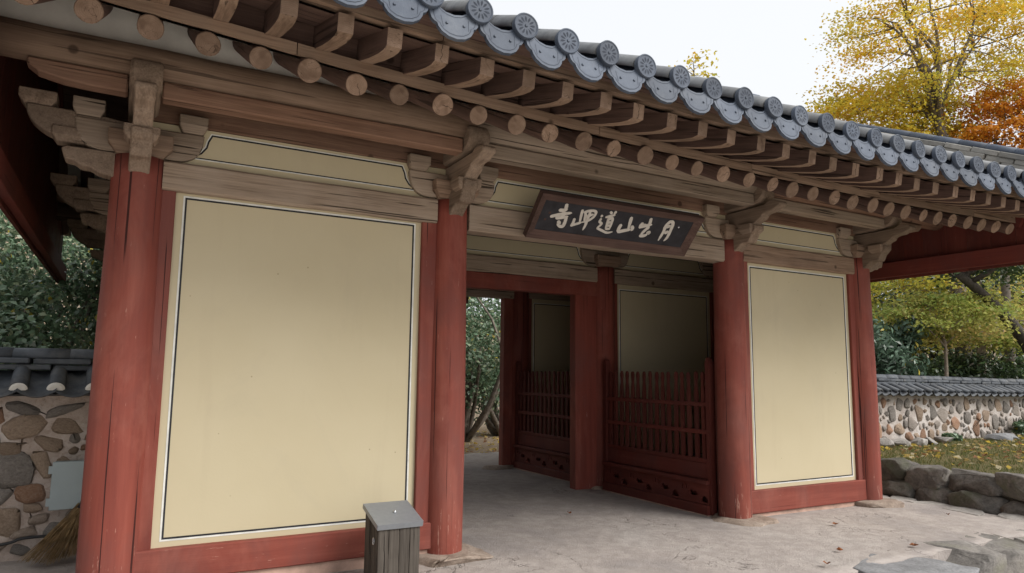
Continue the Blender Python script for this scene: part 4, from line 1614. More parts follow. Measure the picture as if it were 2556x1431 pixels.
def fence(y0, y1, n, label):
    f = empty('picket_fence', (FX, (y0 + y1) / 2, 0), label, 'fence', 'red picket fences along the passage')
    L = y1 - y0
    ym = (y0 + y1) / 2
    for y in (y0, y1):
        m = MB().prism([(-0.032, 0), (0.032, 0), (0.032, 1.62), (0.018, 1.665), (0, 1.68), (-0.018, 1.665), (-0.032, 1.62)], -0.035, 0.035, 'X')
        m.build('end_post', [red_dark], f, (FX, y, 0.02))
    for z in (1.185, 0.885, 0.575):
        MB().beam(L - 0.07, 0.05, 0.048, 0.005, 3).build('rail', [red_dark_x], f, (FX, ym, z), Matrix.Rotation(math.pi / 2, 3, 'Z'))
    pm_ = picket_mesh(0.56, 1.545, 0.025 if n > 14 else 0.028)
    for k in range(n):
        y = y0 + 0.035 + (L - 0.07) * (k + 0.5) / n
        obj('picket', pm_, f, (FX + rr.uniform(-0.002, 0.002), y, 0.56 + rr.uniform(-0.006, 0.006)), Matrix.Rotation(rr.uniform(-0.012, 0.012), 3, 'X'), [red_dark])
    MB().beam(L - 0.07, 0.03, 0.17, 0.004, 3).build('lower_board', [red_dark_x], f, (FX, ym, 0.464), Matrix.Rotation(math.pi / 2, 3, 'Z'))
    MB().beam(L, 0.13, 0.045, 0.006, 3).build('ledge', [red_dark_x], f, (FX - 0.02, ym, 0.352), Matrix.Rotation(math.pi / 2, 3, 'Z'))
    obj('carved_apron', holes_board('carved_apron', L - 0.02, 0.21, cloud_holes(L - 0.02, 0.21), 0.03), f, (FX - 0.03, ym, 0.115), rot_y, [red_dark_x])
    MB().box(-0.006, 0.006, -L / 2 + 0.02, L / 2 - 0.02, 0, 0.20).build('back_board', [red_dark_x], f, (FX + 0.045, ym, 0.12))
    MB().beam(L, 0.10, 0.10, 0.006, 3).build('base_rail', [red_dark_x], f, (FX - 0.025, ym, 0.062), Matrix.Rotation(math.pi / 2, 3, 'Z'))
    MB().box(-0.07, 0.06, -L / 2, L / 2, -0.03, 0.0).build('footing', [pink_mortar], f, (FX, ym, 0.012))
    return f


fence(0.21, 2.08, 16, 'red picket fence with carved apron nearer the camera, joined to the front column')
fence(2.56, 4.46, 15, 'red picket fence with carved apron farther back, seen through the doorway')

# ------------------------------------------------------------------ offering box by the left panel
bx = empty('wooden_box', (-0.61, -0.475, 0.0), 'weathered grey wooden box with sloping metal lid in front of the left panel', 'box')
BX0, BX1, BY0, BY1 = -0.765, -0.455, -0.63, -0.34
for k in range(4):
    w = (BX1 - BX0) / 4
    post('front_plank', bx, BX0 + w * k + 0.001, BX0 + w * (k + 1) - 0.001, BY0 - 0.011, BY0 + 0.011, 0.0, 0.405, wood_box, 0.003)
for xx in (BX0 + 0.012, BX1 - 0.012):
    for k in range(3):
        w = (BY1 - BY0 - 0.03) / 3
        y = BY0 + 0.018 + w * (k + 0.5)
        hgt = 0.405 + 0.07 * (k + 0.5) / 3
        post('side_plank', bx, xx - 0.011, xx + 0.011, y - w / 2 + 0.001, y + w / 2 - 0.001, 0.0, hgt, wood_box, 0.002)
MB().box(BX0, BX1, BY1 - 0.02, BY1, 0, 0.475).build('back_board', [wood_box], bx)
lid_rot = Matrix.Rotation(math.atan(0.27), 3, 'X')
lid = MB().box(-0.168, 0.168, -0.19, 0.16, 0, 0.006).box(-0.168, 0.168, -0.194, -0.19, -0.032, 0.006).box(-0.172, -0.168, -0.19, 0.16, -0.028, 0.006).box(0.168, 0.172, -0.19, 0.16, -0.028, 0.006)
lo = lid.build('metal_lid', [metal_lid], bx, (-0.61, -0.475, 0.487), lid_rot)
MB().tube([(0, 0, 0), (0, 0, 0.008), (0, 0, 0.016), (0, 0, 0.02)], [0.013, 0.013, 0.009, 0.004], 12).build('lid_screw', [steel], lo, (-0.60, -0.50, 0.486), lid_rot)
ringp = [(BX0 - 0.008, -0.56 + 0.016 * math.cos(a), 0.315 + 0.024 * math.sin(a)) for a in [2 * math.pi * k / 14 for k in range(15)]]
MB().tube(ringp, 0.0035, 6, cap=False).build('hasp_ring', [steel], bx)

# ------------------------------------------------------------------ fallen leaves on the platform
def flat_leaf(size, seed):
    rnd = random.Random(seed)
    pts = []
    for k in range(10):
        a = 2 * math.pi * k / 10
        r = size * (1.0 if k % 2 == 0 else 0.72) * rnd.uniform(0.8, 1.1)
        pts.append((r * math.cos(a) * 1.3, r * math.sin(a), 0.006 + rnd.uniform(0, 0.012) + 0.012 * abs(math.sin(a))))
    m = MB()
    m.add([(0, 0, 0.004)] + pts, [(0, 1 + k, 1 + (k + 1) % 10) for k in range(10)])
    return m.mesh('fallen_leaf')


for k, (x, y, s, lb) in enumerate([(4.02, -0.72, 0.035, 'dry orange-brown leaf lying before the sill of the right panel'),
                                   (3.10, -1.42, 0.028, 'small dry leaf on the floor left of the edge stones'),
                                   (2.62, -1.66, 0.030, 'dry leaf nearest the bottom edge of the picture'),
                                   (3.86, -1.62, 0.035, 'dry leaf lying right against the dark edge stones'),
                                   (1.90, 0.95, 0.030, 'dry leaf on the passage floor before the nearer fence'),
                                   (2.10, 4.60, 0.035, 'dry leaf on the passage floor by the rear doorway'),
                                   (1.35, 2.70, 0.035, 'dry leaf halfway through the passage floor'),
                                   (5.60, -0.95, 0.022, 'tiny dry leaf on the floor off the right corner column')]):
    o = obj('fallen_leaf', flat_leaf(s, k), None, (x, y, 0.012), Matrix.Rotation(k * 1.9, 3, 'Z'), [dry_leaf])
    tag(o, lb, 'leaf', 'dry leaves on the gate floor')

# ------------------------------------------------------------------ edging of the platform
re_ = random.Random(21)
x = 3.96
for k, (w, d, h) in enumerate([(0.56, 0.50, 0.27), (0.58, 0.54, 0.27), (0.56, 0.52, 0.28), (0.5, 0.5, 0.26)]):
    me = rock_mesh('edge_stone', w * 0.54, d * 0.60, h, 70 + k * 3, 40, 0.93, 0.055, 3, 0.06, 0.60)
    obj('edge_stone', me, platform, (x + w / 2, -1.80 + 0.05 * (k % 2), -0.158 - 0.014 * k), Matrix.Rotation(-0.22 + re_.uniform(-0.06, 0.06), 3, 'Z') @ Matrix.Rotation(0.05, 3, 'X'), [stone_edge])
    x += w * 1.06
for k, (x, y, sx, sy) in enumerate([(3.30, -1.92, 0.62, 0.40), (2.1, -2.0, 0.6, 0.36)]):
    me = rock_mesh('edge_stone', sx, sy, 0.3, 90 + k, 34, 0.85, 0.03, 3, 0.03, 0.55)
    obj('edge_stone', me, platform, (x, y, -0.168), Matrix.Rotation(-0.16 + 0.1 * k, 3, 'Z'), [stone_floor if k else stone_blue])
y = -1.45
k = 0
while y < 3.2:
    L = re_.uniform(0.32, 0.6)
    me = rock_mesh('edge_stone', 0.20 + re_.uniform(0, 0.08), L * 0.56, 0.16, 110 + k, 26, 0.8, 0.05, 2, 0.05, 0.5)
    obj('edge_stone', me, platform, (6.20 + re_.uniform(-0.04, 0.04), y + L / 2, -0.074), Matrix.Rotation(re_.uniform(-0.2, 0.2), 3, 'Z'), [stone_floor])
    y += L * 0.97
    k += 1
o = obj('step_stone', rock_mesh('step_stone', 0.85, 0.30, 0.16, 140, 60, 0.97, 0.03, 2, 0.012, 0.5), None, (3.55, -2.40, -0.21), Matrix.Rotation(-0.06, 3, 'Z'), [stone_step])
tag(o, 'smooth pale bluish stone step lying below the platform edge', 'stone step')
o = obj('threshold_stone', rock_mesh('threshold_stone', 0.36, 0.16, 0.10, 150, 22, 0.6, 0.07, 2, 0.05, 0.6), None, (2.94, 4.52, -0.015), Matrix.Rotation(0.2, 3, 'Z'), [stone_base])
tag(o, 'flat tan stone half sunk in the floor beside the far fence', 'stone')

# ------------------------------------------------------------------ tile-topped stone walls
ME_wall_convex = convex_mesh(0.44, 0.062, 'coping_convex_tile', False)
ME_wall_ridge = convex_mesh(0.46, 0.085, 'ridge_round_tile', True)


def wall_trough_mesh():
    m = MB()
    vs = []
    for yb in (0.0, 0.44):
        for dz_ in (0.0, -0.016):
            for k in range(9):
                xx = -0.13 + 0.26 * k / 8
                vs.append((yb, xx, 0.055 * (xx / 0.13) ** 2 + dz_))
    fs = []
    for k in range(8):
        fs += [(k, 18 + k, 18 + k + 1, k + 1), (9 + k, 9 + k + 1, 27 + k + 1, 27 + k), (k, k + 1, 9 + k + 1, 9 + k)]
    m.add(vs, fs, 0, True)
    return m.mesh('coping_concave_tile')


ME_wall_trough = wall_trough_mesh()
ME_plug = None


def plug_mesh():
    m = MB()
    n = 12
    a = [(0.0, 0.063 * math.cos(math.pi * k / n), 0.058 * math.sin(math.pi * k / n)) for k in range(n + 1)]
    b_ = [(-0.014, 0.048 * math.cos(math.pi * k / n), 0.046 * math.sin(math.pi * k / n) - 0.004) for k in range(n + 1)]
    m.add(a + b_, [(k, k + 1, n + 2 + k, n + 1 + k) for k in range(n)] + [tuple(range(n + 1, 2 * n + 2))[::-1]])
    return m.mesh('plaster_plug')


ME_plug = plug_mesh()
SLAB_W = [slab_mesh(0.42, 0.26, 0.045, i) for i in range(3)]


def stone_wall(label, M, L, z0, eave, tilt, stones, core_mat, pitch=0.27, phase=0.0, plugs=False, x_first=0.0):
    """wall along local x from 0 to L; front face at local y = -0.22"""
    w = empty('stone_wall', M @ Vector((L / 2, 0, 0)), label, 'wall')
    rot3 = M.to_3x3()
    rw = random.Random(int(L * 100))

    def put(name, me, loc, rot, mat):
        p = Vector(loc)
        p.z += tilt * p.x
        r = rot3 @ rot if rot is not None else rot3
        return obj(name, me, w, M @ p, r, [mat])
    # core with an uneven rendered face
    mb = MB()
    nx_, nz_ = max(8, int(L / 0.12)), 14
    vs = []
    for i in range(nx_ + 1):
        for j in range(nz_ + 1):
            xx = L * i / nx_
            zz = z0 + (eave + 0.02 - z0) * j / nz_
            vs.append((xx, -0.22 + 0.014 * noise.noise(Vector((xx * 3, zz * 3, 2))) + 0.008 * noise.noise(Vector((xx * 9, zz * 9, 2))), zz + tilt * xx))
    mb.add(vs, [(i * (nz_ + 1) + j, (i + 1) * (nz_ + 1) + j, (i + 1) * (nz_ + 1) + j + 1, i * (nz_ + 1) + j + 1) for i in range(nx_) for j in range(nz_)], 0, True)
    mb.box(0, L, -0.19, 0.22, z0, eave + 0.02 + min(0, tilt * L))
    obj('wall_core', mb.mesh('wall_core'), w, M.translation, rot3, [core_mat])
    for (sx, sz, rw_, rh, mat) in stones:
        o = pool_stone('stone', w, M @ Vector((sx, -0.216, sz + tilt * sx)), (rw_, 0.035 + 0.10 * min(rw_, rh), rh),
                       (rot3 @ Matrix.Rotation(rw.uniform(-0.35, 0.35), 3, 'Y')).to_quaternion(), mat, rw)
    # coping
    th = math.atan2(0.17, 0.40)
    c_, s_ = math.cos(th), math.sin(th)
    R1 = Matrix((Vector((0, c_, s_)), Vector((-1, 0, 0)), Vector((0, -s_, c_)))).transposed()
    mb = MB()
    mb.prism([(-0.36, eave + 0.01), (0, eave + 0.20), (0.36, eave + 0.01), (0.2, eave - 0.01), (-0.2, eave - 0.01)], 0, L, 'X')
    mb.v = [(a, b2, c2 + tilt * a) for a, b2, c2 in mb.v]
    obj('coping_bed', mb.mesh('coping_bed'), w, M.translation, rot3, [tile_dark])
    xx = phase
    while xx < L:
        j = rw.uniform(-0.012, 0.012)
        put('coping_convex_tile', ME_wall_convex, (xx + j, -0.43 + rw.uniform(-0.02, 0.02), eave + 0.055), R1 @ Matrix.Rotation(rw.uniform(-0.06, 0.06), 3, 'Z'), tile_dark)
        if plugs:
            put('plaster_plug', ME_plug, (xx + j, -0.435, eave + 0.053), R1, white_plaster)
        put('coping_concave_tile', ME_wall_trough, (xx + pitch / 2 + j, -0.45 + rw.uniform(-0.015, 0.015), eave + 0.0), R1 @ Matrix.Rotation(rw.uniform(-0.05, 0.05), 3, 'X'), tile_dark)
        xx += pitch
    for c in range(2):
        xx = -0.15 * c
        while xx < L:
            if xx >= 0:
                put('ridge_slab', SLAB_W[rw.randrange(3)], (xx, -0.02 + rw.uniform(-0.015, 0.015), eave + 0.20 + c * 0.055 + rw.uniform(-0.004, 0.004)),
                    Matrix.Rotation(rw.uniform(-0.03, 0.03), 3, 'Z') @ Matrix.Rotation(rw.uniform(-0.015, 0.015), 3, 'Y'),
                    tile_dark if rw.random() < 0.7 else tile_slab)
            xx += 0.43
    xx = 0.0
    while xx < L - 0.2:
        put('ridge_round_tile', ME_wall_ridge, (xx, -0.02, eave + 0.30), Matrix.Rotation(rw.uniform(-0.02, 0.02), 3, 'Z') @ Matrix.Rotation(rw.uniform(-0.02, 0.02), 3, 'Y'), tile_dark)
        xx += 0.40
    return w


# left wall: the stones beside the gate are set as they stand, farther ones strewn
LM = Matrix.Translation(Vector((-7.2, 1.62, 0)))
left_px = [(155, 408, 200, 70, stone_grey), (430, 425, 230, 66, stone_grey), (180, 530, 250, 132, stone_tan), (455, 535, 215, 90, stone_tan),
           (340, 645, 190, 85, stone_tan), (512, 610, 66, 60, stone_grey), (100, 668, 142, 78, stone_tan), (130, 805, 252, 190, stone_grey),
           (8, 620, 60, 130, stone_grey), (312, 782, 112, 170, stone_tan), (50, 965, 180, 112, stone_grey), (260, 955, 172, 100, stone_rust),
           (105, 1130, 195, 160, stone_tan), (310, 1052, 150, 56, stone_tan), (12, 452, 66, 92, stone_rust), (330, 1122, 150, 54, stone_base),
           (240, 1205, 150, 60, stone_base), (505, 692, 70, 50, stone_tan), (470, 800, 110, 120, stone_tan), (440, 960, 120, 100, stone_grey),
           (430, 1200, 130, 90, stone_grey), (60, 1290, 170, 60, stone_base), (240, 1310, 130, 56, stone_grey)]
st = []
for (zx, zy, w_, h_, m_) in left_px:
    px, py = zx * 0.399, 860 + zy * 0.399
    st.append((-3.255 + 0.00268 * px + 7.2, 1.67 - 0.00309 * (py - 865), w_ * 0.399 * 0.00268 / 2 * 1.16, h_ * 0.399 * 0.00309 / 2 * 1.18, m_))
rs = random.Random(77)


def grow_stones(st, x0, x1, z0, z1, tries, rmax, rmin, most, rs, mats, gap=0.014):
    """throw stones at the face and let each grow until it meets its neighbours or the edges"""
    st = list(st)
    for tr in range(tries):
        if len(st) >= most:
            break
        x, z = rs.uniform(x0, x1), rs.uniform(z0, z1)
        asp = rs.uniform(0.72, 1.45)
        lim = rmax * (1.0 if tr < tries * 0.1 else rs.uniform(0.35, 0.9))
        r = min(lim, (z - z0) * 1.05, (z1 - z) * 1.05)
        for q in st:
            ext = math.sqrt(q[2] * q[3])
            d = math.hypot((x - q[0]) * min(1.0, ext / q[2] * 1.05), (z - q[1]) * min(1.0, ext / q[3] * 1.05)) - ext - gap
            if d < r:
                r = d
                if r < rmin:
                    break
        if r >= rmin:
            st.append((x, z, r * math.sqrt(asp), r / math.sqrt(asp), rs.choice(mats)))
    return st


st = grow_stones(st, 0.1, 4.62, 0.0, 1.27, 5000, 0.15, 0.028, 230, rs, [stone_tan, stone_grey, stone_pale, stone_rust], 0.012)
stone_wall('tan fieldstone wall with white-ended grey tiles, left of the gate', LM, 4.68, -0.06, 1.285, 0.0, st, mortar, 0.255, (-3.10 + 7.2) % 0.255, True)

# right wall, farther off
RM = Matrix.Translation(Vector((7.5, 2.652, 0))) @ Matrix.Rotation(0.045, 4, 'Z')
st = grow_stones([], 0.15, 9.6, 0.26, 1.16, 8000, 0.15, 0.037, 296, rs, [stone_tan, stone_grey, stone_pale, stone_grey, stone_rust, stone_grey, stone_pale])
stone_wall('long pebble-set stone wall with dark tiled coping beyond the lawn', RM, 14.5, 0.15, 1.208, -0.012, st, mortar_white, 0.285)

# loose stones along the foot of the right wall
loose_at = [(9.95, 2.28, 0.30, 0.15, 0.10), (10.45, 2.22, 0.2, 0.13, 0.09), (10.85, 2.25, 0.26, 0.14, 0.10), (11.35, 2.3, 0.22, 0.12, 0.07), (12.9, 2.1, 0.30, 0.14, 0.07), (13.4, 2.2, 0.28, 0.12, 0.08), (9.5, 2.3, 0.2, 0.15, 0.12)]
loose_lb = ['grey slab stone lying at the near left foot of the far wall', 'small blocky stone second from the gate at the foot of the far wall',
            'squared grey stone third from the gate at the foot of the far wall', 'flat stone ending the row at the foot of the far wall',
            'pale bluish flat stone lying on the lawn before the far wall', 'pale flat stone right beside the bluish one before the far wall', 'dark stone nearest the gate at the foot of the far wall']
for k, (x, y, a, b_, c) in enumerate(loose_at):
    o = obj('loose_stone', rock_mesh('loose_stone', a, b_, c, 200 + k, 22, 0.75, 0.06, 2, 0.05), None, (x, y, 0.33), Matrix.Rotation(k * 0.4, 3, 'Z'), [stone_blue if k in (4, 5) else stone_floor])
    tag(o, loose_lb[k], 'stone', 'loose stones by the far wall')

# ------------------------------------------------------------------ retaining wall and lawn to the right
ret = empty('retaining_wall', (6.75, -0.6, 0.0), 'low dry wall of dark mossy boulders holding up the lawn', 'retaining wall')
MB().box(6.62, 7.1, -5.5, 2.4, -0.4, 0.30).build('soil_core', [soil_mat], ret)
rb = random.Random(9)
for row, (zc, hh) in enumerate(((-0.02, 0.17), (0.25, 0.15))):
    y = -5.4 + row * 0.2
    while y < 2.4:
        L = rb.uniform(0.34, 0.62)
        me = rock_mesh('boulder', 0.22, L * 0.60, hh * rb.uniform(1.08, 1.25), rb.randrange(999), 44, 0.93, 0.07, 3, 0.07)
        obj('boulder', me, ret, (6.58 + 0.05 * row + rb.uniform(-0.035, 0.035), y + L / 2, zc + rb.uniform(-0.02, 0.02)), Matrix.Rotation(rb.uniform(-0.12, 0.12), 3, 'X') @ Matrix.Rotation(rb.uniform(-0.15, 0.15), 3, 'Z'), [stone_moss])
        y += L * 0.985


def lawn_z(x, y):
    return 0.40 - 0.12 * smooth01(-0.5, 2.6, y) + 0.03 * noise.noise(Vector((x * 0.8, y * 0.8, 5))) - 0.05 * smooth01(7.0, 6.6, x)


mb = MB()
lx = [6.66, 6.8, 7.0, 7.3] + [7.6 + 0.4 * i for i in range(40)] + [26, 32, 45]
ly = [-14, -9, -6.5] + [-5 + 0.3 * i for i in range(28)]
mb.add([(x, y, lawn_z(x, y)) for x in lx for y in ly],
       [(i * len(ly) + j, (i + 1) * len(ly) + j, (i + 1) * len(ly) + j + 1, i * len(ly) + j + 1) for i in range(len(lx) - 1) for j in range(len(ly) - 1)], 0, True)
structure(mb.build('lawn', [turf_mat]))

import numpy as np


def quads_object(name, V, colors, mat, parent=None, loc=(0, 0, 0)):
    """V: (n,4,3) quads, colors: (n,3)"""
    n = len(V)
    me = bpy.data.meshes.new(name)
    me.vertices.add(n * 4)
    me.vertices.foreach_set('co', V.reshape(-1).astype(np.float32))
    me.loops.add(n * 4)
    me.loops.foreach_set('vertex_index', np.arange(n * 4, dtype=np.int32))
    me.polygons.add(n)
    me.polygons.foreach_set('loop_start', np.arange(0, n * 4, 4, dtype=np.int32))
    me.update(calc_edges=True)
    at = me.color_attributes.new('tint', 'FLOAT_COLOR', 'POINT')
    c4 = np.ones((n, 4, 4), np.float32)
    c4[:, :, :3] = colors[:, None, :]
    at.data.foreach_set('color', c4.reshape(-1))
    me.materials.append(mat)
    o = bpy.data.objects.new(name, me)
    col.objects.link(o)
    place(o, parent, loc)
    return o


def leaf_quads(P, N, size, rng, aspect=0.34, droop=0.25):
    n = len(P)
    N = N / (np.linalg.norm(N, axis=1, keepdims=True) + 1e-9)
    a = rng.normal(size=(n, 3))
    a[:, 2] -= droop * 2
    a -= (a * N).sum(1, keepdims=True) * N
    a /= np.linalg.norm(a, axis=1, keepdims=True) + 1e-9
    b_ = np.cross(N, a)
    s = size[:, None]
    return np.stack([P - a * s * 0.5, P + b_ * s * aspect + N * s * 0.07, P + a * s * 0.5 - N * s * 0.12, P - b_ * s * aspect + N * s * 0.07], axis=1)


def pick(palette, n, rng, jitter=0.18):
    w = np.array([p[1] for p in palette], float)
    idx = rng.choice(len(palette), size=n, p=w / w.sum())
    c = np.array([p[0] for p in palette])[idx]
    return np.clip(c * (1 + jitter * rng.normal(size=(n, 1))), 0.004, 1.0)


def limb(mb, a, b_, r0, r1, rng, sides=6, bend=0.12, seg=5):
    a, b_ = Vector(a), Vector(b_)
    L = (b_ - a).length
    o1 = Vector(rng.normal(size=3)) * L * bend
    o1.z = abs(o1.z) * 0.6
    pts = []
    for i in range(seg + 1):
        u = i / seg
        pts.append(a.lerp(b_, u) + o1 * math.sin(math.pi * u) + Vector(rng.normal(size=3)) * L * 0.012 * (0 < i < seg))
    mb.tube(pts, [r0 + (r1 - r0) * (i / seg) ** 0.8 for i in range(seg + 1)], sides)
    return pts


def layered_tree(name, label, trunk, r0, centre, radii, pads, per_pad, leaf, palette, bark_m, seed, cat='tree', group=None,
                 flat=0.28, spread=0.55, mat=None, forks=4, limb_r=0.42):
    """deciduous tree: trunk polyline, forking limbs and flat pads of leaves"""
    rng = np.random.default_rng(seed)
    t_ = empty(name, trunk[0], label, cat, group)
    mb = MB()
    n = len(trunk)
    mb.tube(arc_pts([tuple(p) for p in trunk], 3), [r0 * (1 - 0.55 * i / ((n - 1) * 3)) for i in range((n - 1) * 3 + 1)], 9)
    c = np.array(centre)
    R_ = np.array(radii)
    main = []
    for k in range(forks):
        d = rng.normal(size=3)
        d /= np.linalg.norm(d)
        d[2] = abs(d[2]) * 0.6
        tip = c + d * R_ * 0.55
        u = 0.55 + 0.45 * k / max(1, forks - 1)
        st_ = Vector(trunk[-2]).lerp(Vector(trunk[-1]), u)
        main.append(limb(mb, st_, tip, r0 * limb_r, r0 * 0.13, rng))
    P, N, PC = [], [], []
    for k in range(pads):
        d = rng.normal(size=3)
        d /= np.linalg.norm(d)
        q = c + d * R_ * (rng.uniform(0.35, 1.0) ** 0.6)
        br = main[rng.integers(len(main))]
        # nearest limb point
        best = min((p for m_ in main for p in m_[2:]), key=lambda p: (Vector(q) - p).length)
        limb(mb, best, Vector(q) - Vector((0, 0, 0.05)), r0 * 0.12, r0 * 0.03, rng, 4, 0.1, 4)
        m = int(per_pad * rng.uniform(0.6, 1.4))
        sp = spread * rng.uniform(0.7, 1.3)
        g = rng.normal(size=(m, 3)) * np.array([sp, sp, sp * flat])
        g[:, 2] -= 0.25 * (g[:, 0] ** 2 + g[:, 1] ** 2) / max(sp, 0.1) * 0.5
        P.append(q + g)
        nn = rng.normal(size=(m, 3)) * 0.55
        nn[:, 2] += 1.0
        N.append(nn)
        PC.append(pick(palette, 1, rng, 0.1).repeat(m, 0) * 0.55 + pick(palette, m, rng) * 0.45)
    P, N, PC = np.concatenate(P), np.concatenate(N), np.concatenate(PC)
    mb.build('trunk', [bark_m], t_)
    V = leaf_quads(P, N, leaf * rng.uniform(0.7, 1.3, len(P)), rng, 0.38)
    quads_object('crown', V, PC, mat or leaf_soft, t_)
    return t_


def bushy_tree(name, label, base, height, radii, lobes, per_lobe, leaf, palette, bark_m, seed, cat='tree', group=None, low=0.0, mat=None, aspect=0.30):
    """evergreen: many leafy lobes in an egg-shaped crown that reaches down to `low`"""
    rng = np.random.default_rng(seed)
    t_ = empty(name, base, label, cat, group)
    mb = MB()
    c = np.array([base[0], base[1], base[2] + low + (height - low) * 0.5])
    R_ = np.array([radii[0], radii[1], (height - low) * 0.5])
    r0 = 0.035 * height * 0.5
    P, N, PC = [], [], []
    for k in range(lobes):
        d = rng.normal(size=3)
        d /= np.linalg.norm(d)
        q = c + d * R_ * rng.uniform(0.25, 0.85)
        lr = 0.36 * min(radii[0], radii[1]) * rng.uniform(0.7, 1.35)
        if k < 16:
            limb(mb, (base[0] + rng.uniform(-0.1, 0.1), base[1] + rng.uniform(-0.1, 0.1), base[2] - 0.1), q, r0, r0 * 0.2, rng, 5, 0.1, 4)
        m = int(per_lobe * rng.uniform(0.7, 1.3))
        u = rng.normal(size=(m, 3))
        u /= np.linalg.norm(u, axis=1, keepdims=True)
        P.append(q + u * lr * (rng.uniform(0.25, 1.12, (m, 1)) ** 0.55) * np.array([1.15, 1.15, 0.8]))
        N.append(u * 0.8 + rng.normal(size=(m, 3)) * 0.55 + np.array([0, 0, 0.45]))
        PC.append(pick(palette, m, rng, 0.25))
    P, N, PC = np.concatenate(P), np.concatenate(N), np.concatenate(PC)
    keep = P[:, 2] > base[2] + 0.02
    P, N, PC = P[keep], N[keep], PC[keep]
    mb.build('trunk', [bark_m], t_)
    quads_object('crown', leaf_quads(P, N, leaf * rng.uniform(0.7, 1.3, len(P)), rng, aspect, 0.15), PC, mat or leaf_gloss, t_)
    return t_


EVER = [((0.125, 0.205, 0.118), 5), ((0.185, 0.275, 0.170), 4), ((0.070, 0.125, 0.066), 2.5), ((0.27, 0.32, 0.19), 2.6), ((0.60, 0.48, 0.06), 0.16)]
EVER_BLUE = [((0.085, 0.145, 0.095), 5), ((0.120, 0.190, 0.130), 4), ((0.055, 0.095, 0.060), 2), ((0.50, 0.40, 0.05), 0.08)]
DARK = [((0.035, 0.065, 0.027), 5), ((0.055, 0.098, 0.038), 3), ((0.11, 0.165, 0.055), 1.3)]
LIME = [((0.36, 0.40, 0.09), 5), ((0.48, 0.45, 0.12), 3), ((0.24, 0.32, 0.08), 2.5), ((0.55, 0.38, 0.14), 1.8)]
YELLOW = [((0.62, 0.47, 0.06), 3), ((0.50, 0.47, 0.08), 4), ((0.33, 0.38, 0.07), 4), ((0.60, 0.32, 0.06), 1)]
GOLD = [((0.76, 0.53, 0.05), 5), ((0.68, 0.54, 0.07), 5), ((0.48, 0.46, 0.08), 3.2), ((0.72, 0.36, 0.05), 1.8), ((0.36, 0.37, 0.06), 1.2)]
ORANGE = [((0.76, 0.32, 0.04), 5), ((0.70, 0.38, 0.05), 3), ((0.55, 0.20, 0.04), 2)]

# evergreens on the bank behind the left wall
left_shrubs = [(-3.45, 4.3, 2.9, 1.15, 'leafy evergreen shrub right behind the left wall, nearest the gate column'),
               (-4.9, 4.8, 3.1, 1.3, 'leafy evergreen shrub behind the left wall, farther from the gate'),
               (-2.5, 6.4, 4.0, 1.4, 'evergreen tree showing under the left eave beside the red column'),
               (-3.9, 7.2, 4.6, 1.6, 'taller evergreen tree filling the gap left of the red column'),
               (-5.6, 7.4, 4.6, 1.7, 'tall evergreen tree on the bank at the far left'),
               (-2.6, 9.4, 5.4, 1.8, 'evergreen tree high on the bank behind the left eave'),
               (-4.6, 10.2, 5.6, 2.0, 'pale-leaved evergreen topmost on the left bank'),
               (-6.8, 10.0, 5.6, 2.0, 'evergreen tree at the outer end of the left bank')]
for k, (x, y, h, r, lb) in enumerate(left_shrubs):
    bushy_tree('evergreen_tree' if h > 3.5 else 'evergreen_shrub', lb, (x, y, ground_z(x, y) - 0.05), h, (r, r), 26, 330 if k < 4 else 260, 0.085 if k < 4 else 0.11,
               EVER, bark, 300 + k, 'tree' if h > 3.5 else 'shrub', 'evergreens behind the left wall', 0.15)

# evergreens seen through the doorway
for k, (x, y, h, r, lb) in enumerate([(4.5, 9.3, 4.6, 1.5, 'dark evergreen framed in the middle of the rear doorway'),
                                      (3.1, 9.9, 5.0, 1.5, 'evergreen at the left side of the rear doorway behind the red column'),
                                      (6.1, 10.2, 4.8, 1.6, 'evergreen hidden half behind the rear door post'),
                                      (4.6, 12.4, 6.6, 2.0, 'tall evergreen behind the others seen through the doorway')]):
    bushy_tree('evergreen_tree', lb, (x, y, ground_z(x, y) - 0.05), h, (r, r), 26, 300, 0.095, EVER, bark, 330 + k, 'tree', 'evergreens behind the gate', 0.1)

# planting behind the far wall on the right
bushy_tree('rhododendron', 'blue-green broad-leaved shrub behind the far wall right beside the gate column', (12.9, 4.5, 0.25), 3.0, (1.35, 1.2), 24, 230, 0.15, EVER_BLUE, bark, 350, 'shrub', None, 0.2, None, 0.20)
for k, (x, y, h, r, lb) in enumerate([(15.3, 5.6, 2.0, 1.3, 'dark low shrub behind the young pale-trunked maple'),
                                      (17.4, 5.2, 2.1, 1.3, 'dark low shrub behind the far wall between the two pale trunks'),
                                      (19.6, 5.0, 2.2, 1.4, 'dark low shrub behind the far wall at the right picture edge'),
                                      (13.6, 6.6, 2.6, 1.4, 'dark low shrub behind the blue-green one')]):
    bushy_tree('evergreen_shrub', lb, (x, y, ground_z(x, y) - 0.05), h, (r, r), 18, 200, 0.13, DARK, bark_dark, 360 + k, 'shrub', 'dark shrubs behind the far wall', 0.05, None, 0.22)
layered_tree('maple_tree', 'young lime-green maple with thin pale forked trunk behind the far wall', [(14.75, 4.05, 0.2), (14.74, 4.05, 1.2), (14.70, 4.0, 1.9), (14.68, 3.98, 2.4)], 0.06,
             (14.65, 3.95, 3.0), (1.45, 1.3, 0.62), 34, 230, 0.080, LIME, bark_pale, 371, forks=7, spread=0.30, flat=0.15)
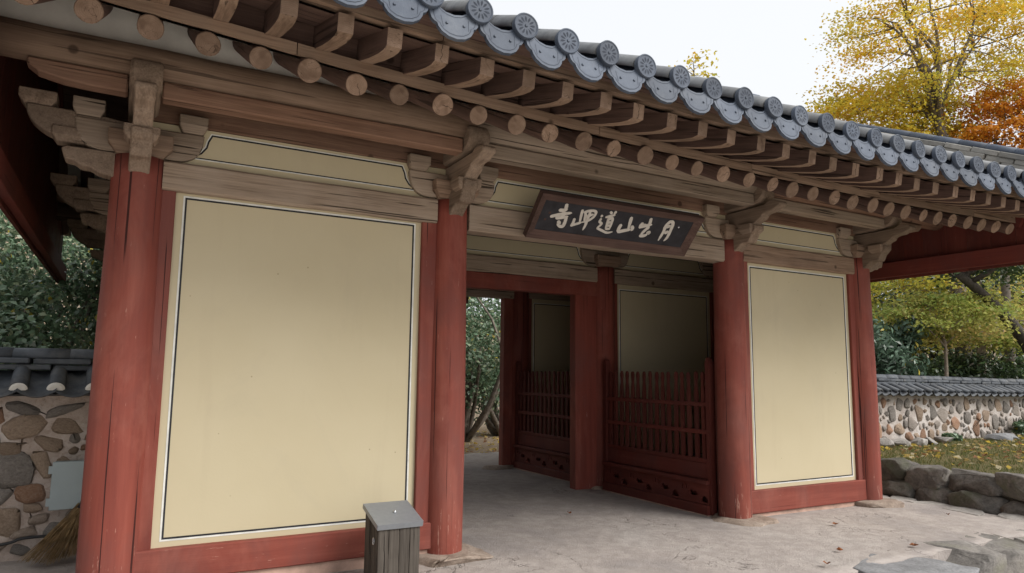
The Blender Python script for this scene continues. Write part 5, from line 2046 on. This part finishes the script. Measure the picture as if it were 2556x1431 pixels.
layered_tree('maple_tree', 'lime-green maple with thick pale trunk by the right picture edge', [(17.9, 4.9, 0.2), (17.9, 4.9, 1.4), (17.95, 4.85, 2.2), (18.0, 4.8, 2.8)], 0.17,
             (18.1, 4.7, 3.0), (1.5, 1.4, 0.7), 28, 190, 0.09, LIME, bark_pale, 372, forks=4, spread=0.36, flat=0.18)
layered_tree('leaning_tree', 'dark-leaved tree with heavy leaning trunk at the right picture edge', [(18.2, 3.5, 0.2), (17.3, 3.3, 1.95), (16.3, 3.35, 2.9), (15.3, 3.4, 3.5), (14.7, 3.6, 3.95)], 0.19,
             (15.9, 3.5, 4.7), (2.1, 1.5, 0.75), 46, 110, 0.11, DARK, bark_dark, 373, forks=7, spread=0.36, flat=0.4, mat=leaf_gloss)
for k, (x, y, z, lb) in enumerate([(18.6, 7.6, 3.7, 'yellow-green maple glowing above the blue-green shrub'), (22.0, 7.0, 4.2, 'yellow-green maple behind the leaning tree'),
                                   (16.4, 8.6, 4.0, 'yellow maple farthest back beside the gate column')]):
    layered_tree('maple_tree', lb, [(x, y, 0.2), (x, y, 1.5), (x + 0.1, y, 2.6), (x + 0.1, y, 3.3)], 0.13, (x, y, z), (2.2, 1.9, 1.6), 34, 210, 0.11, YELLOW if k != 1 else LIME, bark, 380 + k, 'tree',
                 'yellow maples behind the far wall', forks=5, spread=0.5, flat=0.24)
for k, (x, y, h, r, lb) in enumerate([(18.0, 14.5, 7.6, 3.0, 'dark evergreen in the wood behind the yellow maples, nearest the gate'), (23.0, 13.5, 7.4, 3.2, 'dark evergreen in the middle of the wood behind the maples'),
                                      (28.5, 12.0, 7.6, 3.2, 'dark evergreen in the wood behind the leaning tree'), (34.0, 10.5, 8.0, 3.4, 'dark evergreen at the right end of the wood'),
                                      (14.6, 17.0, 8.0, 3.0, 'dark evergreen in the wood hidden mostly by the gate')]):
    bushy_tree('evergreen_tree', lb, (x, y, ground_z(x, y) - 0.05), h, (r, r), 26, 260, 0.26, DARK + [((0.10, 0.13, 0.035), 2)], bark_dark, 390 + k, 'tree', 'evergreens of the wood on the right', 0.1)

# unseen evergreens added left of the forecourt to cut light from that side
for k, (x, y, lb) in enumerate([(-13.5, -2.5, 'unseen tall evergreen added left of the forecourt, nearest the wall'),
                                (-13.0, -7.5, 'unseen tall evergreen added left of the forecourt, second from the wall'), (-12.0, -12.5, 'unseen tall evergreen added left of the forecourt, farthest from the wall')]):
    bushy_tree('evergreen_tree', lb, (x, y, -0.35), 13.0, (3.6, 3.4), 40, 200, 0.42, DARK, bark_dark, 440 + k, 'tree', 'unseen trees added for shade', 0.4)

# golden maples above the roof
layered_tree('golden_maple', 'big golden maple with grey forked trunk rising above the right end of the roof', [(19.3, 6.0, 0.2), (19.2, 6.0, 4.0), (19.1, 6.0, 7.4), (18.9, 5.95, 8.6), (18.55, 6.0, 9.5)], 0.24,
             (18.5, 5.7, 11.4), (3.7, 2.4, 2.7), 60, 320, 0.090, GOLD, bark, 401, forks=13, spread=0.50, flat=0.14, limb_r=0.34)
layered_tree('golden_maple', 'slender golden maple with pale stem at the top right corner', [(21.5, 4.6, 0.2), (21.4, 4.6, 5.0), (21.2, 4.5, 8.4), (21.7, 4.2, 10.6), (22.2, 4.0, 13.0)], 0.13,
             (21.9, 4.2, 11.6), (1.6, 1.5, 2.6), 30, 170, 0.085, GOLD, bark_pale, 402, forks=5, spread=0.4, flat=0.2)
layered_tree('orange_maple', 'orange maple low behind the roof ridge at the right edge', [(20.6, 5.4, 0.2), (20.6, 5.4, 4.0), (20.6, 5.3, 6.6), (20.6, 5.2, 7.6)], 0.15,
             (20.9, 4.9, 9.1), (1.9, 1.6, 1.5), 46, 340, 0.098, ORANGE, bark, 403, forks=5, spread=0.42, flat=0.25)
layered_tree('golden_maple', 'golden maple foliage just behind the descending roof ridge', [(18.2, 8.4, 0.2), (18.2, 8.4, 4.0), (18.2, 8.3, 7.0), (18.2, 8.2, 8.2)], 0.16,
             (18.8, 8.0, 9.6), (3.6, 2.0, 1.3), 60, 340, 0.10, GOLD, bark, 404, forks=6, spread=0.5, flat=0.24)
layered_tree('golden_maple', 'distant thin golden treetop peeping over the middle of the roof', [(15.5, 13.0, 0.5), (15.5, 13.0, 6.0), (15.4, 12.9, 11.0), (15.4, 12.9, 12.4)], 0.09,
             (15.4, 12.9, 12.9), (0.75, 0.7, 0.55), 16, 14, 0.15, GOLD, bark, 405, forks=5, spread=0.25, flat=0.5)

# ------------------------------------------------------------------ ground cover
rng = np.random.default_rng(8)
n = 30000
gx = 6.75 + 11.5 * rng.random(n) ** 1.15
gy = rng.uniform(-3.5, 2.5, n)
P = np.stack([gx, gy, np.array([lawn_z(a, b_) for a, b_ in zip(gx, gy)])], 1)
h = rng.uniform(0.015, 0.05, n)[:, None]
ang = rng.uniform(0, 6.28, n)
b_ = np.stack([np.cos(ang), np.sin(ang), np.zeros(n)], 1) * 0.004
lean = rng.normal(size=(n, 3)) * 0.5
lean[:, 2] = 1
V = np.stack([P - b_, P + b_, P + b_ * 0.4 + lean * h, P - b_ * 0.4 + lean * h], 1)
o = quads_object('grass', V, pick([((0.10, 0.12, 0.03), 4), ((0.18, 0.15, 0.05), 4), ((0.07, 0.10, 0.025), 3)], n, rng), leaf_soft)
o['kind'] = 'stuff'
tag(o, 'short patchy grass on the raised lawn', 'grass')

n = 2600
lx_ = np.concatenate([7.0 + 9.5 * rng.random(900), rng.uniform(2.2, 9.0, 1500), rng.uniform(5.0, 6.6, 200)])
ly_ = np.concatenate([rng.uniform(-2.0, 2.4, 900), rng.uniform(6.65, 12.0, 1500), rng.uniform(-3.4, -2.0, 200)])
lz_ = np.array([lawn_z(a, b2) + 0.025 if k < 900 else (ground_z(a, b2) + 0.03 if k < 2400 else -0.235) for k, (a, b2) in enumerate(zip(lx_, ly_))])
P = np.stack([lx_, ly_, lz_], 1)
N = rng.normal(size=(n, 3)) * 0.35
N[:, 2] += 1
V = leaf_quads(P, N, rng.uniform(0.05, 0.12, n), rng, 0.4, 0)
o = quads_object('leaf_litter', V, pick([((0.45, 0.32, 0.12), 4), ((0.50, 0.36, 0.06), 3), ((0.28, 0.13, 0.06), 3), ((0.55, 0.47, 0.30), 2)], n, rng), leaf_soft)
o['kind'] = 'stuff'
tag(o, 'scattered yellow and brown fallen leaves on lawn and ground', 'leaf litter')
# plants at the foot of the far wall
for k, (x, y, lb) in enumerate([(14.75, 2.55, 'green leafy weed growing at the foot of the far wall by the right edge'), (11.9, 2.35, 'small mossy tuft at the foot of the far wall in the middle')]):
    bushy_tree('weed_plant', lb, (x, y, 0.27), 0.36 if k == 0 else 0.2, (0.32, 0.22), 9, 60, 0.09, EVER, bark, 420 + k, 'plant', 'weeds by the far wall', 0.0)

# ------------------------------------------------------------------ things at the left wall
mbx_ = empty('meter_box', (-2.66, 1.33, 0.4), 'pale grey metal meter box fixed to the fieldstone wall', 'meter box')
beveled_box = beveled(MB().box(-0.2, 0.2, -0.065, 0.065, -0.18, 0.18), 0.006)
obj('housing', beveled_box, mbx_, (-2.63, 1.325, 0.575), None, [box_paint])
obj('lid', beveled(MB().box(-0.207, 0.207, -0.008, 0.008, -0.187, 0.187), 0.004), mbx_, (-2.63, 1.25, 0.575), None, [box_paint])
for z in (0.70, 0.45):
    MB().box(-0.014, 0.014, -0.012, 0.012, -0.03, 0.03).build('hinge', [box_paint], mbx_, (-2.846, 1.255, z))
cab = MB().tube(arc_pts([(-7.0, 1.36, 0.05), (-4.6, 1.34, 0.10), (-3.25, 1.32, 0.135), (-3.0, 1.33, 0.175), (-2.8, 1.34, 0.18), (-2.62, 1.36, 0.22)], 5), 0.012, 7).build('cable', [rubber])
tag(cab, 'black cable running along the foot of the fieldstone wall', 'cable')

br = empty('broom', (-2.78, 1.12, 0.0), 'straw broom leaning against the fieldstone wall beside the red column', 'broom')
rbm = np.random.default_rng(4)
mb = MB()
top = Vector((-2.60, 1.22, 0.42))
for k in range(170):
    a = rbm.uniform(-1, 1)
    e = Vector((-2.80 + 0.16 * a + rbm.normal() * 0.015, 1.08 + rbm.normal() * 0.04, 0.02 + max(0, rbm.normal() * 0.02) + 0.04 * abs(a)))
    s = top + Vector(rbm.normal(size=3)) * 0.014
    m_ = s.lerp(e, 0.5) + Vector((0.02 * a, -0.01, -0.012))
    mb.tube([s, m_, e], [0.003, 0.003, 0.0015], 3, cap=False)
o = mb.build('bristles', [straw], br)
o['kind'] = 'stuff'
MB().tube([top + Vector((-0.012, -0.01, -0.03)), top + Vector((0.02, 0.01, 0.05))], [0.034, 0.026], 10).build('binding', [rubber], br)
MB().tube([top, top + Vector((0.10, 0.06, 0.9))], 0.013, 8).build('handle', [wood_x], br)
